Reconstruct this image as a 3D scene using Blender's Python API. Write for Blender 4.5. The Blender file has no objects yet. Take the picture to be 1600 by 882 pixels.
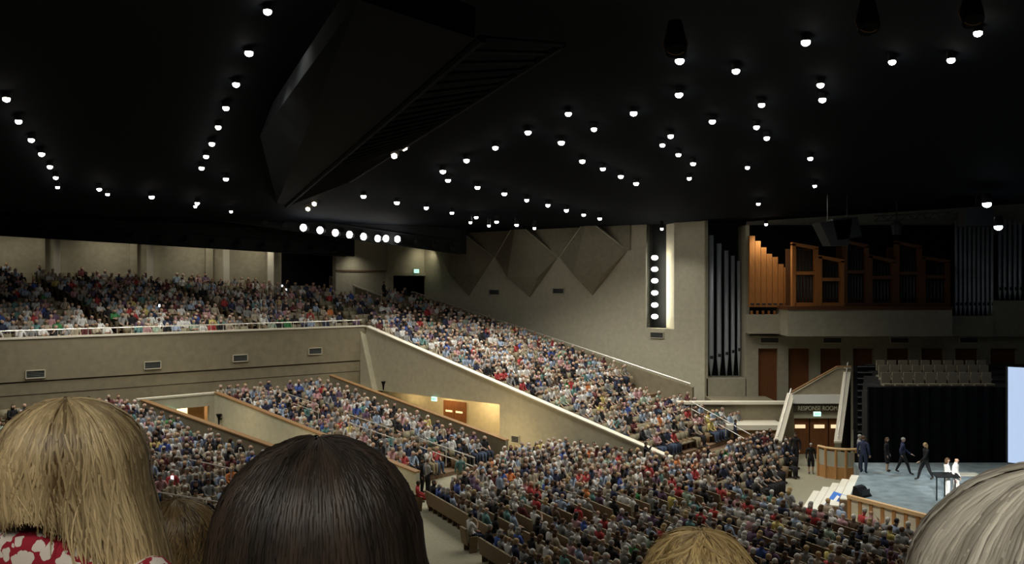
import bpy, math, random
import numpy as np
from mathutils import Vector, Matrix
R = random.Random(7)
sc = bpy.context.scene
C = sc.collection
EYE = 10.25                      # eye height above the main floor
F = 1400.0                       # focal length in pixels of the 1600x882 frame
def P(u, v, y):                  # a point y metres away that is seen at (u, v)
    return Vector(((u-800)/F*y, y, EYE-(v-441)/F*y))
# ---------------------------------------------------------------- camera, world, exposure
cam = bpy.data.objects.new('camera', bpy.data.cameras.new('camera'))
C.objects.link(cam); sc.camera = cam
cam.location = (0, 0, EYE); cam.rotation_euler = (math.pi/2, 0, 0)
cam.data.sensor_width = 36; cam.data.lens = 31.5; cam.data.clip_start = 0.05; cam.data.clip_end = 400
w_ = bpy.data.worlds.new('world'); sc.world = w_; w_.use_nodes = True
w_.node_tree.nodes['Background'].inputs[0].default_value = (0.55, 0.62, 0.75, 1)
w_.node_tree.nodes['Background'].inputs[1].default_value = 0.006
sc.view_settings.view_transform = 'Standard'; sc.view_settings.look = 'None'
sc.view_settings.gamma = 1; sc.view_settings.use_curve_mapping = False
sc.view_settings.exposure = 0.0
DOWN_W = 420.0                   # power of one ceiling downlight
# ---------------------------------------------------------------- materials
M = {}
def mat(name, col, rough=0.8, noise=0.0, scale=6.0, emit=0.0, metal=0.0, spec=0.3, bump=0.0, wood=False):
    m = bpy.data.materials.new(name); m.use_nodes = True
    nt = m.node_tree; b = nt.nodes['Principled BSDF']
    b.inputs['Base Color'].default_value = (*col, 1); b.inputs['Roughness'].default_value = rough
    b.inputs['Metallic'].default_value = metal; b.inputs['Specular IOR Level'].default_value = spec
    if emit:
        b.inputs['Emission Color'].default_value = (*col, 1); b.inputs['Emission Strength'].default_value = emit
    if noise or bump:
        tc = nt.nodes.new('ShaderNodeTexCoord'); n = nt.nodes.new('ShaderNodeTexNoise')
        n.inputs['Scale'].default_value = scale; n.inputs['Detail'].default_value = 6
        if wood:
            mp = nt.nodes.new('ShaderNodeMapping'); mp.inputs['Scale'].default_value = (6, 6, .5)
            nt.links.new(tc.outputs['Object'], mp.inputs[0]); nt.links.new(mp.outputs[0], n.inputs['Vector'])
        else:
            nt.links.new(tc.outputs['Object'], n.inputs['Vector'])
        if noise:
            r = nt.nodes.new('ShaderNodeMapRange')
            r.inputs[1].default_value = .3; r.inputs[2].default_value = .7
            r.inputs[3].default_value = 1-noise; r.inputs[4].default_value = 1+noise
            nt.links.new(n.outputs[0], r.inputs[0])
            mx = nt.nodes.new('ShaderNodeVectorMath'); mx.operation = 'SCALE'
            mx.inputs[0].default_value = col; nt.links.new(r.outputs[0], mx.inputs['Scale'])
            nt.links.new(mx.outputs[0], b.inputs['Base Color'])
        if bump:
            bp = nt.nodes.new('ShaderNodeBump'); bp.inputs['Strength'].default_value = bump
            nt.links.new(n.outputs[0], bp.inputs['Height']); nt.links.new(bp.outputs[0], b.inputs['Normal'])
    M[name] = m; return m
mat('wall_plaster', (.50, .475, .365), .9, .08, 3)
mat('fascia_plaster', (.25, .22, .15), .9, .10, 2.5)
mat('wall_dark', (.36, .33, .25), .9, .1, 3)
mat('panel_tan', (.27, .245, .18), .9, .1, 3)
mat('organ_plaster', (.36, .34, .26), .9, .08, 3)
mat('cap_white', (.78, .74, .62), .6)
mat('rail_metal', (.75, .72, .66), .35, metal=.6)
mat('rail_wood', (.28, .16, .07), .5, .2, 5, wood=True)
mat('carpet', (.30, .285, .205), .95, .12, 9)
mat('step_carpet', (.20, .13, .08), .95, .15, 9)
mat('stage_carpet', (.20, .25, .27), .85, .25, 2.2)
mat('black', (.012, .013, .014), .8)
mat('curtain', (.004, .0045, .0055), .9, .3, 4, spec=.05)
mat('ceiling_black', (.0042, .0056, .0080), .9, spec=.05)
mat('beam_grey', (.012, .015, .018), .9, .1, 2, spec=.1)
mat('truss_dark', (.009, .010, .011), .8, spec=.15)
mat('door_brown', (.17, .065, .022), .6, .25, 4, wood=True)
mat('organ_wood', (.42, .17, .045), .5, .2, 4, wood=True)
mat('organ_wood_dark_dim', (.12, .05, .018), .5, .2, 4, wood=True)  # dark wood; on the right-hand cases the light's falloff is put into it
mat('pipe_metal', (.50, .55, .62), .4, metal=.25)
mat('pipe_dark', (.05, .055, .06), .4, metal=.4)
mat('vent_grey', (.16, .17, .17), .6)
mat('seat_cloth', (.27, .245, .165), .95, .12, 20)
mat('choir_cloth', (.16, .14, .10), .95)
mat('seat_wood', (.20, .135, .075), .6, .15, 8)
mat('oak', (.50, .26, .10), .5, .15, 5, wood=True)
mat('oak_light', (.70, .47, .24), .5, .15, 5, wood=True)
mat('panel_cream', (.82, .76, .60), .7, .05, 6)
mat('step_white', (.78, .76, .66), .7, .05, 6)
mat('glass_dim', (.45, .44, .36), .2, spec=.6)
mat('blue_board', (.03, .17, .62), .5)
mat('white', (.85, .85, .82), .6)
mat('lamp_glow', (1.0, .96, .88), emit=26)
mat('warm_glow', (1.0, .80, .55), emit=12)
mat('blue_glow', (.80, .92, 1.0), emit=40)
mat('exit_glow', (.45, .95, .70), emit=1.6)
mat('exit_text', (.0, .12, .05), .6)
mat('door_glass', (.95, .75, .45), emit=.9)
mat('sign_letters', (.62, .58, .44), .7)
mat('sign_plate', (.07, .055, .035), .7)
mat('screen', (.52, .66, .92), emit=.75)
mat('phone', (.9, .95, 1.0), emit=2.5)
mat('shoe', (.03, .025, .02), .6)
mat('clip', (.03, .02, .015), .3)
SK = {'pale': (.55, .36, .26), 'tan': (.40, .23, .15), 'dark': (.11, .06, .04)}
HR = {'grey': (.30, .29, .27), 'white': (.62, .60, .55), 'brown': (.085, .045, .022), 'dark': (.018, .013, .010), 'blond': (.42, .30, .14), 'bald': (.50, .33, .24)}
TOP = {'white': (.72, .72, .70), 'grey': (.27, .27, .27), 'black': (.015, .015, .018), 'navy': (.025, .035, .09),
       'light blue': (.30, .40, .56), 'pink': (.55, .28, .30), 'red': (.48, .03, .03), 'beige': (.45, .38, .27),
       'purple': (.16, .09, .17), 'teal': (.12, .28, .27), 'blue': (.04, .10, .42), 'orange': (.75, .22, .03),
       'yellow': (.70, .58, .14), 'green': (.05, .28, .08), 'maroon': (.14, .025, .03), 'pale green': (.36, .47, .36), 'brown': (.13, .08, .05)}
TW = {'white': 17, 'grey': 16, 'black': 19, 'navy': 10, 'light blue': 11, 'pink': 5, 'red': 2.6, 'beige': 12, 'purple': 4,
      'teal': 2.5, 'blue': 2, 'orange': .7, 'yellow': .8, 'green': .7, 'maroon': 4, 'pale green': 2, 'brown': 4}
HW = {'grey': 26, 'white': 14, 'brown': 24, 'dark': 20, 'blond': 10, 'bald': 6}
PANTS = {'black': (.015, .015, .018), 'navy': (.02, .03, .06), 'khaki': (.30, .25, .16), 'denim': (.06, .09, .16)}
for k, c in SK.items(): mat('skin '+k, c, .6)
for k, c in HR.items(): mat('hair '+k, c, .6, .2, 40)
TOP = {k: tuple(.95*(x*.85+.15*sum(c)/3) for x in c) for k, c in TOP.items()}
for k, c in TOP.items(): mat('top '+k, c, .85, .08, 15)
for k, c in PANTS.items(): mat('pants '+k, c, .9)
# colour comes from a stored attribute (the crowd beyond the counted people)
m = bpy.data.materials.new('crowd_cloth'); m.use_nodes = True
at = m.node_tree.nodes.new('ShaderNodeAttribute'); at.attribute_name = 'Col'
m.node_tree.links.new(at.outputs['Color'], m.node_tree.nodes['Principled BSDF'].inputs['Base Color'])
m.node_tree.nodes['Principled BSDF'].inputs['Roughness'].default_value = .85
M['crowd'] = m
def hair_mat(name, c0, c1, rough=.42, spec=.5):
    m = bpy.data.materials.new(name); m.use_nodes = True; nt = m.node_tree; b = nt.nodes['Principled BSDF']
    a = nt.nodes.new('ShaderNodeAttribute'); a.attribute_name = 'tint'
    r = nt.nodes.new('ShaderNodeValToRGB'); r.color_ramp.elements[0].color = (*c0, 1); r.color_ramp.elements[1].color = (*c1, 1)
    nt.links.new(a.outputs['Fac'], r.inputs[0]); nt.links.new(r.outputs[0], b.inputs['Base Color'])
    b.inputs['Roughness'].default_value = rough; b.inputs['Specular IOR Level'].default_value = spec
    M[name] = m; return m
hair_mat('long blonde', (.11, .065, .022), (.80, .62, .34))
hair_mat('dark brown', (.006, .0045, .003), (.050, .034, .024), .45, .4)
hair_mat('brown blonde', (.022, .013, .006), (.30, .20, .085))
hair_mat('honey', (.20, .12, .038), (.85, .62, .28))
hair_mat('ash', (.15, .125, .09), (.82, .76, .64))
m = bpy.data.materials.new('floral'); m.use_nodes = True; nt = m.node_tree; b = nt.nodes['Principled BSDF']
tc = nt.nodes.new('ShaderNodeTexCoord'); vo = nt.nodes.new('ShaderNodeTexVoronoi'); vo.inputs['Scale'].default_value = 52
nz = nt.nodes.new('ShaderNodeTexNoise'); nz.inputs['Scale'].default_value = 40
mx = nt.nodes.new('ShaderNodeMix'); mx.data_type = 'VECTOR'; mx.inputs[0].default_value = .03
nt.links.new(tc.outputs['Object'], nz.inputs['Vector']); nt.links.new(tc.outputs['Object'], mx.inputs[4]); nt.links.new(nz.outputs['Color'], mx.inputs[5])
nt.links.new(mx.outputs[1], vo.inputs['Vector'])
rp = nt.nodes.new('ShaderNodeValToRGB'); rp.color_ramp.interpolation = 'CONSTANT'
rp.color_ramp.elements[0].color = (.82, .74, .66, 1); rp.color_ramp.elements[1].position = .53; rp.color_ramp.elements[1].color = (.36, .012, .03, 1)
nt.links.new(vo.outputs['Distance'], rp.inputs[0]); nt.links.new(rp.outputs[0], b.inputs['Base Color']); b.inputs['Roughness'].default_value = .9
M['floral'] = m
# ---------------------------------------------------------------- mesh helpers
class MB:
    def __init__(s): s.v = []; s.f = []; s.m = []
    def add(s, vs, fs, mi=0):
        o = len(s.v); s.v += [tuple(p) for p in vs]; s.f += [[o+i for i in f] for f in fs]; s.m += [mi]*len(fs); return s
    def hexa(s, lo, hi, mi=0):             # lo, hi: matching rings of points
        n = len(lo)
        fs = [list(range(n))[::-1], [n+i for i in range(n)]] + [[i, (i+1) % n, n+(i+1) % n, n+i] for i in range(n)]
        return s.add(list(lo)+list(hi), fs, mi)
    def box(s, c, sz, rz=0, mi=0):
        x, y, z = sz[0]/2, sz[1]/2, sz[2]/2; ca, sa = math.cos(rz), math.sin(rz)
        q = [(-x, -y), (x, -y), (x, y), (-x, y)]
        q = [(c[0]+a*ca-b*sa, c[1]+a*sa+b*ca) for a, b in q]
        return s.hexa([(a, b, c[2]-z) for a, b in q], [(a, b, c[2]+z) for a, b in q], mi)
    def prism(s, poly, z0, z1, mi=0):      # poly ccw, z may be lists
        n = len(poly); z0 = z0 if isinstance(z0, (list, tuple)) else [z0]*n; z1 = z1 if isinstance(z1, (list, tuple)) else [z1]*n
        return s.hexa([(p[0], p[1], z) for p, z in zip(poly, z0)], [(p[0], p[1], z) for p, z in zip(poly, z1)], mi)
    def tube(s, a, b, r0, r1=None, n=8, mi=0):
        return s.path([a, b], [r0, r0 if r1 is None else r1], n, mi)
    def path(s, pts, rs, n=6, mi=0, cap=True, sq=None):
        pts = [Vector(p) for p in pts]
        if not isinstance(rs, (list, tuple)): rs = [rs]*len(pts)
        vs = []; up = None
        for i, p in enumerate(pts):
            t = (pts[min(i+1, len(pts)-1)]-pts[max(i-1, 0)]).normalized()
            if up is None: up = Vector((0, 0, 1)) if abs(t.z) < .9 else Vector((0, 1, 0))
            x = t.cross(up).normalized(); y = x.cross(t).normalized(); up = y
            for k in range(n):
                a = 2*math.pi*k/n; vs.append(p+x*math.cos(a)*rs[i]+y*math.sin(a)*rs[i])
        fs = [[i*n+k, i*n+(k+1) % n, (i+1)*n+(k+1) % n, (i+1)*n+k] for i in range(len(pts)-1) for k in range(n)]
        if cap: fs += [list(range(n))[::-1], [(len(pts)-1)*n+k for k in range(n)]]
        return s.add(vs, fs, mi)
    def ell(s, c, r, nu=8, nv=5, mi=0):
        vs = [(c[0], c[1], c[2]-r[2])]; fs = []
        for j in range(1, nv):
            a = -math.pi/2+math.pi*j/nv
            for i in range(nu):
                b_ = 2*math.pi*i/nu; vs.append((c[0]+r[0]*math.cos(a)*math.cos(b_), c[1]+r[1]*math.cos(a)*math.sin(b_), c[2]+r[2]*math.sin(a)))
        vs.append((c[0], c[1], c[2]+r[2])); L = len(vs)-1
        for i in range(nu): fs.append([0, 1+(i+1) % nu, 1+i])
        for j in range(nv-2):
            for i in range(nu): fs.append([1+j*nu+i, 1+j*nu+(i+1) % nu, 1+(j+1)*nu+(i+1) % nu, 1+(j+1)*nu+i])
        for i in range(nu): fs.append([L, 1+(nv-2)*nu+i, 1+(nv-2)*nu+(i+1) % nu])
        return s.add(vs, fs, mi)
    def mesh(s, name, mats, smooth=False):
        me = bpy.data.meshes.new(name); me.from_pydata(s.v, [], s.f)
        for m in (mats if isinstance(mats, (list, tuple)) else [mats]): me.materials.append(M[m] if isinstance(m, str) else m)
        me.polygons.foreach_set('material_index', s.m)
        if smooth: me.polygons.foreach_set('use_smooth', [True]*len(s.f))
        me.update(); return me
    def build(s, name, mats, parent=None, smooth=False, loc=None):
        return link(name, s.mesh(name, mats, smooth), parent, loc)
def link(name, data, parent=None, loc=None):
    o = bpy.data.objects.new(name, data); C.objects.link(o)
    if loc is not None: o.location = loc
    if parent is not None:
        o.parent = parent
    return o
def tag(o, label, cat, group=None, kind=None):
    if label: o['label'] = label
    if cat: o['category'] = cat
    if group: o['group'] = group
    if kind: o['kind'] = kind
    return o
def struct(o, label, cat=None):
    o['kind'] = 'structure'; o['label'] = label
    if cat: o['category'] = cat
    return o
def empty(name, label, cat, loc=(0, 0, 0), rz=0, group=None):
    o = bpy.data.objects.new(name, None); C.objects.link(o); o.location = loc; o.rotation_euler = (0, 0, rz); o.empty_display_size = .1
    return tag(o, label, cat, group)
ORD = 'zeroth first second third fourth fifth sixth seventh eighth ninth tenth eleventh twelfth thirteenth fourteenth fifteenth sixteenth seventeenth eighteenth nineteenth twentieth'.split()
def ordn(n):
    if n <= 20: return ORD[n]
    tens = {2: 'twenty', 3: 'thirty', 4: 'forty', 5: 'fifty', 6: 'sixty', 7: 'seventy'}; t, u = divmod(n, 10)
    return tens[t]+'-'+ORD[u] if u else {3: 'thirtieth', 4: 'fortieth', 5: 'fiftieth', 6: 'sixtieth', 7: 'seventieth'}[t]
# the hall's own axes: s runs down towards the stage, w runs across it
dx, dy = .7698, -.6383
nx, ny = .6383, .7698
def SW(s, w): return (s*dx+w*nx, s*dy+w*ny)
DIRYAW = math.atan2(dy, dx)
def sf(w): return -52.1+(w-19.6)*.19 if w < 41.7 else -47.9     # where the balcony front stands
# ---------------------------------------------------------------- floor, walls, ceiling
b = MB(); b.prism([(-75, -12), (60, -12), (60, 95), (-75, 95)], -.3, 0)
struct(b.build('floor', 'carpet'), 'beige carpeted main floor of the hall')
def hU(D): return 6.35+.255*D
def wallstrip(name, pts, z0, z1, th, m_, label):                # upright wall along a line, thickness away from the hall
    b = MB(); n = len(pts)
    for i in range(n-1):
        a, c = Vector(pts[i]), Vector(pts[i+1]); t = (c-a).normalized(); k = Vector((-t.y, t.x))*th
        za0, za1 = (z0[i], z0[i+1]) if isinstance(z0, list) else (z0, z0)
        zb0, zb1 = (z1[i], z1[i+1]) if isinstance(z1, list) else (z1, z1)
        b.prism([a, c, c+k, a+k], [za0, za1, za1, za0], [zb0, zb1, zb1, zb0])
    return struct(b.build(name, m_), label)
# balcony front under the left balcony
fl, fr = SW(sf(8), 8), SW(-47.9, 41.7)
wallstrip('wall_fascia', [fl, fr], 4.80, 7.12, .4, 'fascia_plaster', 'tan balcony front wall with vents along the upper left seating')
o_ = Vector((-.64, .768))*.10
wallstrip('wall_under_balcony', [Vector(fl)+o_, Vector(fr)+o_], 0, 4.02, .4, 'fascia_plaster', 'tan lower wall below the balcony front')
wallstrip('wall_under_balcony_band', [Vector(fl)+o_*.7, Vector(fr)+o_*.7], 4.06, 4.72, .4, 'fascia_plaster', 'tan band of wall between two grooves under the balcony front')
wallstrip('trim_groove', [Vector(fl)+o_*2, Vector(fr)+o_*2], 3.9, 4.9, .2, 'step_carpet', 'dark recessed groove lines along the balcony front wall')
wallstrip('trim_fascia_cap', [Vector(fl)-o_*.6, Vector(fr)-o_*.6], 7.12, 7.22, .42, 'cap_white', 'white cap along the top of the balcony front')
# wall beneath the side seating arm, with the recess under its soffit
def railz(s): return 7.12-.257*(s+47.9)
A0, A1 = -47.9, -23.8
wl = [SW(A0, 41.75), SW(-36, 41.75), SW(A1, 41.75)]
b = MB()
def slabw(b, s0, s1, w0, w1, z0a, z0b, z1a, z1b, mi=0):
    b.prism([SW(s0, w0), SW(s1, w0), SW(s1, w1), SW(s0, w1)], [z0a, z0b, z0b, z0a], [z1a, z1b, z1b, z1a], mi)
slabw(b, A0, -35.6, 41.75, 42.1, 2.75, 2.75, railz(A0), railz(-35.6))
slabw(b, -35.6, A1, 41.75, 42.1, 0, 0, railz(-35.6), railz(A1))
struct(b.build('wall_arm', 'wall_plaster'), 'beige wall under the white sloping rail of the side seating')
b = MB(); slabw(b, A0, -35.6, 42.1, 44.2, 2.75, 2.75, 3.0, 3.0); slabw(b, A0-1, -35.6, 44.2, 44.5, 0, 0, 3, 3); slabw(b, -35.9, -35.6, 42.1, 44.2, 0, 0, 2.75, 2.75)
struct(b.build('wall_arm_recess', 'wall_plaster'), 'warmly lit recessed wall with wooden doors under the side seating')
b = MB(); slabw(b, A0, A1, 41.66, 42.12, railz(A0), railz(A1), railz(A0)+.07, railz(A1)+.07)
struct(b.build('trim_arm_rail', 'cap_white'), 'white sloping cap on the wall beside the side seating')
b = MB(); slabw(b, A0-.1, A0+1.2, 41.3, 41.75, 2.75, 2.6, 6.9, 2.8)
struct(b.build('wall_corner_fin', 'wall_plaster'), 'beige slanted fin where the balcony front meets the side wall')
# great side wall with its niche of lamps and its dark corner of pipes
W = 56.5
b = MB(); ZT = EYE+4.25
slabw(b, -57, -34.15, W, W+.5, 0, 0, ZT-.3, ZT)
slabw(b, -34.15, -31.85, W, W+.5, 0, 0, 6.9, 6.9)            # below the lamp niche
slabw(b, -31.85, -29.45, W, W+.5, 0, 0, ZT, ZT)
b.prism([SW(-33.0, W+.9), SW(-31.85, W), SW(-31.7, W+.5), SW(-32.9, W+1.2)], 6.9, ZT)   # splayed reveal beside the lamps
struct(b.build('wall_side', 'wall_plaster'), 'beige side wall rising above the side seating')
b = MB(); slabw(b, -34.3, -32.9, W+.9, W+1.2, 6.9, 6.9, ZT, ZT); slabw(b, -34.35, -34.15, W+.02, W+1.2, 6.9, 6.9, ZT, ZT)
struct(b.build('wall_lamp_niche', 'black'), 'black tall niche in the beige side wall')
# faceted acoustic panels on that wall
def wallpt(u, v, off=0.0):                                    # the point of the side wall seen at (u, v), moved out from it
    k = (u-800)/F
    s = (k*ny*W-nx*W)/(dx-k*dy)
    x, y = SW(s, W); z = EYE-(v-441)/F*y
    return Vector((x-nx*off, y-ny*off, z))
def facet(label, L, T, Rr, Bm, ml, mr, top_out):
    b = MB(); l, t, r, bo = wallpt(*L, .02), wallpt(*T, top_out), wallpt(*Rr, .02), wallpt(*Bm, .02)
    q0, q1 = wallpt(*ml, .75), wallpt(*mr, .75)
    back = wallpt(T[0], T[1], 0); 
    b.add([l, t, r, q1, bo, q0, wallpt(*L, 0), back, wallpt(*Rr, 0), wallpt(*Bm, 0)],
          [[1, 0, 5], [1, 5, 3], [1, 3, 2], [0, 4, 5], [5, 4, 3], [3, 4, 2], [0, 1, 7], [1, 2, 7]])
    o = b.build('acoustic_panel', 'panel_tan'); tag(o, label, 'wall panel', 'faceted acoustic panels on the side wall')
    r_ = MB()
    for a, c in ((l, t), (t, r)): r_.tube(a, c, .05, n=4)
    r_.build('edge_strip', 'wall_plaster', o)
facet('leftmost faceted triangular panel high on the beige side wall', (688, 398), (722, 352), (772, 402), (733, 463), (712, 430), (752, 430), 1.3)
facet('middle faceted diamond panel high on the beige side wall', (774, 402), (822, 347), (872, 402), (828, 465), (802, 433), (850, 433), 1.3)
facet('faceted diamond panel nearest the lamp niche on the side wall', (874, 402), (932, 343), (981, 392), (926, 462), (904, 429), (950, 429), 1.3)
for lab, pts_ in (('small dark top triangle between the leftmost and middle faceted panels', [(722, 352), (822, 347), (773, 402)]), ('dark top triangle between the two faceted diamonds', [(822, 347), (932, 343), (873, 402)]),
                  ('narrow dark panel right of the last faceted diamond', [(932, 343), (986, 349), (986, 391), (981, 392)])):
    b = MB(); lo = [wallpt(*q, .03) for q in pts_]; n3 = Vector((-nx, -ny, 0))*.14
    b.hexa(lo, [q+n3 for q in lo]); tag(b.build('acoustic_panel', 'panel_tan'), lab, 'wall panel', 'faceted acoustic panels on the side wall')
# ledge and handrail that follow the foot of the side wall
def ledgez(s): return 8.85-.225*(s+55.4)
b = MB(); slabw(b, -57, -29.6, 55.0, 55.25, 0, 0, ledgez(-57), ledgez(-29.6)); 
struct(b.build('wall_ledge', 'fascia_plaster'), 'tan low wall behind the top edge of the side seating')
b = MB(); b.path([(*SW(s, 55.1), ledgez(s)+.18) for s in (-57, -45, -36, -29.8)], .05, 6)
for s in np.arange(-56.5, -29.6, 2.2): b.tube((*SW(s, 55.1), ledgez(s)), (*SW(s, 55.1), ledgez(s)+.18), .03, n=5)
tag(b.build('handrail', 'rail_metal'), 'long metal handrail sloping along the foot of the faceted side wall', 'handrail', 'handrails')
# back walls of the balcony, with pillars
bw0, bw1 = (-62.0, 51.2), (-18.4, 71.5)
wallstrip('wall_back', [bw0, bw1], 6, 15, .4, 'wall_dark', 'tan back wall behind the last balcony row')
bt = (Vector(bw1)-Vector(bw0)).normalized(); bn = Vector((bt.y, -bt.x))
def on_back(u):
    k = (u-800)/F; a, d_ = Vector(bw0), bt
    t = (k*a.y-a.x)/(d_.x-k*d_.y); return a+d_*t
def pillar(u, wpx, out, label, z1=14.5, m_='wall_plaster'):
    p = on_back(u)+bn*out; wd = wpx/F*p.y
    b = MB(); b.box((0, 0, (z1-8)/2), (wd, .5, z1-8), math.atan2(bt.y, bt.x)); o = b.build('pillar', m_, None, loc=(p.x, p.y, 8))
    tag(o, label, 'pillar', 'pillars along the balcony back wall', 'structure')
for (u, n_) in ((90, 'leftmost'), (233, 'second from left'), (350, 'third from left'), (418, 'fourth from left')):
    pillar(u, 9, 1.2, f'pale square pillar before the balcony back wall, {n_} of the bright ones', m_='cap_white')
for (u, n_) in ((65, 'leftmost'), (208, 'second from left'), (326, 'third from left')):
    pillar(u, 11, .3, f'dim tan pilaster on the balcony back wall, {n_} of the dim ones', m_='wall_dark')
wallstrip('wall_back_recess', [(-18.4, 71.5), (-14.2, 79.5)], 6, 15, .4, 'truss_dark', 'dark recess at the end of the balcony back wall')  # shade of the recess is put into a near-black wall colour
# wall with the dark doorway at the top of the side seating
DW = -57.0
def on_door(u):
    k = (u-800)/F; w = (k*DW*dy-DW*dx)/(nx-k*ny); return w
b = MB()
wa, wb_, wc, wd_ = 46.5, on_door(612), on_door(684), 57.0
def acr(b, s0, s1, w0, w1, z0, z1, mi=0): slabw(b, s0, s1, w0, w1, z0, z0, z1, z1, mi)
acr(b, DW-.4, DW, wa, wb_, 6, 15); acr(b, DW-.4, DW, wc, wd_, 6, 15); acr(b, DW-.4, DW, wb_, wc, EYE+.72, 15)
struct(b.build('wall_top', 'wall_plaster'), 'beige wall with the wide dark doorway above the side seating')
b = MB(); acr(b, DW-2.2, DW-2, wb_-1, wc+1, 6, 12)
struct(b.build('door_1', 'black'), 'wide dark doorway at the top of the side seating')  # black sheet stands in for the unlit depth behind the opening
b = MB(); acr(b, DW, DW+.18, wb_-.1, wc+.1, EYE+.55, EYE+.82); acr(b, DW, DW+.3, on_door(602), on_door(611), 6, 15)
struct(b.build('trim_1', 'wall_plaster'), 'pale lintel and pilaster around the dark doorway')
b = MB(); acr(b, DW, DW+.1, wa, on_door(602), EYE+.85, EYE+.98)
struct(b.build('trim_2', 'step_carpet'), 'brown strip along the wall left of the dark doorway')
b = MB(); pa, pb = P(515, 432, 76), P(596, 462, 71); b.path([pa, pb], .06, 6)
for k in range(5):
    q = pa.lerp(pb, k/4); b.tube(q, q-Vector((0, 0, .9)), .03, n=5)
b.prism([(pa.x, pa.y+.1), (pb.x, pb.y+.1), (pb.x, pb.y+.2), (pa.x, pa.y+.2)], [pa.z-1.6, pb.z-1.6, pb.z-1.6, pa.z-1.6], [pa.z-.1, pb.z-.1, pb.z-.1, pa.z-.1], 1)
tag(b.build('handrail', ['rail_metal', 'fascia_plaster']), 'short sloping handrail on a low wall left of the dark doorway', 'handrail', 'handrails')
# organ wall
OY = 62.4
b = MB(); zt = EYE+5.6
def opx(u, y=OY): return (u-800)/F*y
def opz(v, y=OY): return EYE-(v-441)/F*y
def obox(b, u0, u1, v0, v1, y0, y1, mi=0, ref=None):         # box whose front is drawn at y0
    r = ref or y0
    b.box(((opx(u0, r)+opx(u1, r))/2, (y0+y1)/2, (opz(v0, r)+opz(v1, r))/2), (opx(u1, r)-opx(u0, r), y1-y0, opz(v0, r)-opz(v1, r)), 0, mi)
obox(b, 1098, 1106, 300, 720, OY, OY+2.2); obox(b, 1104, 1166, 592, 720, OY, OY+2.2); obox(b, 1165, 1171, 352, 720, OY, OY+2.2)
obox(b, 1171, 2300, 525, 545, OY, OY+2.2)
drs = [(1185, 1216), (1232, 1266), (1282, 1316), (1333, 1366), (1386, 1422), (1440, 1476), (1493, 1530), (1548, 1590), (1608, 1650)]
e = [1171]+[x for d_ in drs for x in d_]+[2300]
for i in range(0, len(e), 2): obox(b, e[i], e[i+1], 545, 720, OY, OY+2.2)
obox(b, 1098, 2300, 270, 720, OY+2.2, OY+2.5)
struct(b.build('wall_organ', 'organ_plaster'), 'beige organ wall with tall brown door panels and niches')
b = MB(); obox(b, 1104, 1166, 340, 595, OY+2.05, OY+2.15); obox(b, 1171, 2300, 352, 500, OY+2.05, OY+2.15)
struct(b.build('wall_organ_backing', 'truss_dark'), 'dark backing behind the organ pipes')
for i, (a, c) in enumerate(drs):
    b = MB(); obox(b, a, c, 545, 632, OY+.35, OY+.45)
    o = struct(b.build('door_%d' % (i+2), 'door_brown'), f'tall brown panel door under the organ, {ordn(i+1)} from the silver pipes')
b = MB(); obox(b, 1168, 1234, 492, 521, OY-.8, OY); obox(b, 1168, 1234, 519, 522, OY-.95, OY-.8)
struct(b.build('trim_3', 'organ_plaster'), 'pale ledge under the orange wooden organ pipes')
b = MB(); obox(b, 1231, 1488, 484, 526, 59.8, OY); 
struct(b.build('wall_organ_gallery', 'organ_plaster'), 'pale gallery front beneath the organ cases')
b = MB(); obox(b, 1229, 1490, 479, 484.5, 59.7, OY)
struct(b.build('trim_4', 'organ_wood_dark_dim'), 'brown shelf edge on top of the organ gallery')
b = MB(); obox(b, 1488, 1552, 494, 526, 61.4, OY); obox(b, 1552, 2300, 470, 526, 61.6, OY)
struct(b.build('wall_organ_end', 'organ_plaster'), 'dim wall band under the right hand silver pipes')
# pipes
def pipe(u, wpx, vt, vb, y, label, m_='pipe_metal', foot=14, grp='silver organ pipes'):
    x = opx(u, y); r = wpx/2/F*y; z0, z1 = opz(vb, y), opz(vt, y); h = z1-z0; ft = foot/F*y
    b = MB(); b.path([(0, 0, 0), (0, 0, ft), (0, 0, h)], [r*.25, r, r], 10)
    o = b.build('organ_pipe', m_, None, True, (x, y, z0)); tag(o, label, 'organ pipe', grp)
    q = MB(); q.box((0, -r*.9, ft+.25), (r*1.2, r*.3, .22)); q.build('pipe_mouth', 'pipe_dark', o)
for i, (u, vt) in enumerate(((1111, 368), (1123.5, 381), (1135, 392), (1145, 400), (1154.5, 408), (1162.5, 415))):
    pipe(u, 8.4-i*.7, vt, 588, OY+1.2, f'tall silver organ pipe in the wall niche, {ordn(i+1)} from the lamp niche', foot=24+3*i)
for i in range(9):
    pipe(1494+i*7, 4.6, 345+i*1.2, 493, OY-.6, f'slim dim silver pipe in the right hand cluster of nine, {ordn(i+1)} from the organ cases', foot=12)
for i in range(5):
    pipe(1562+i*8, 5, 340+i*2, 469, OY-.3, f'dim silver pipe beside the frame edge, {ordn(i+1)} past the cluster of nine', foot=12)
tp = [371, 379, 389, 399, 404, 415, 420]
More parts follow.
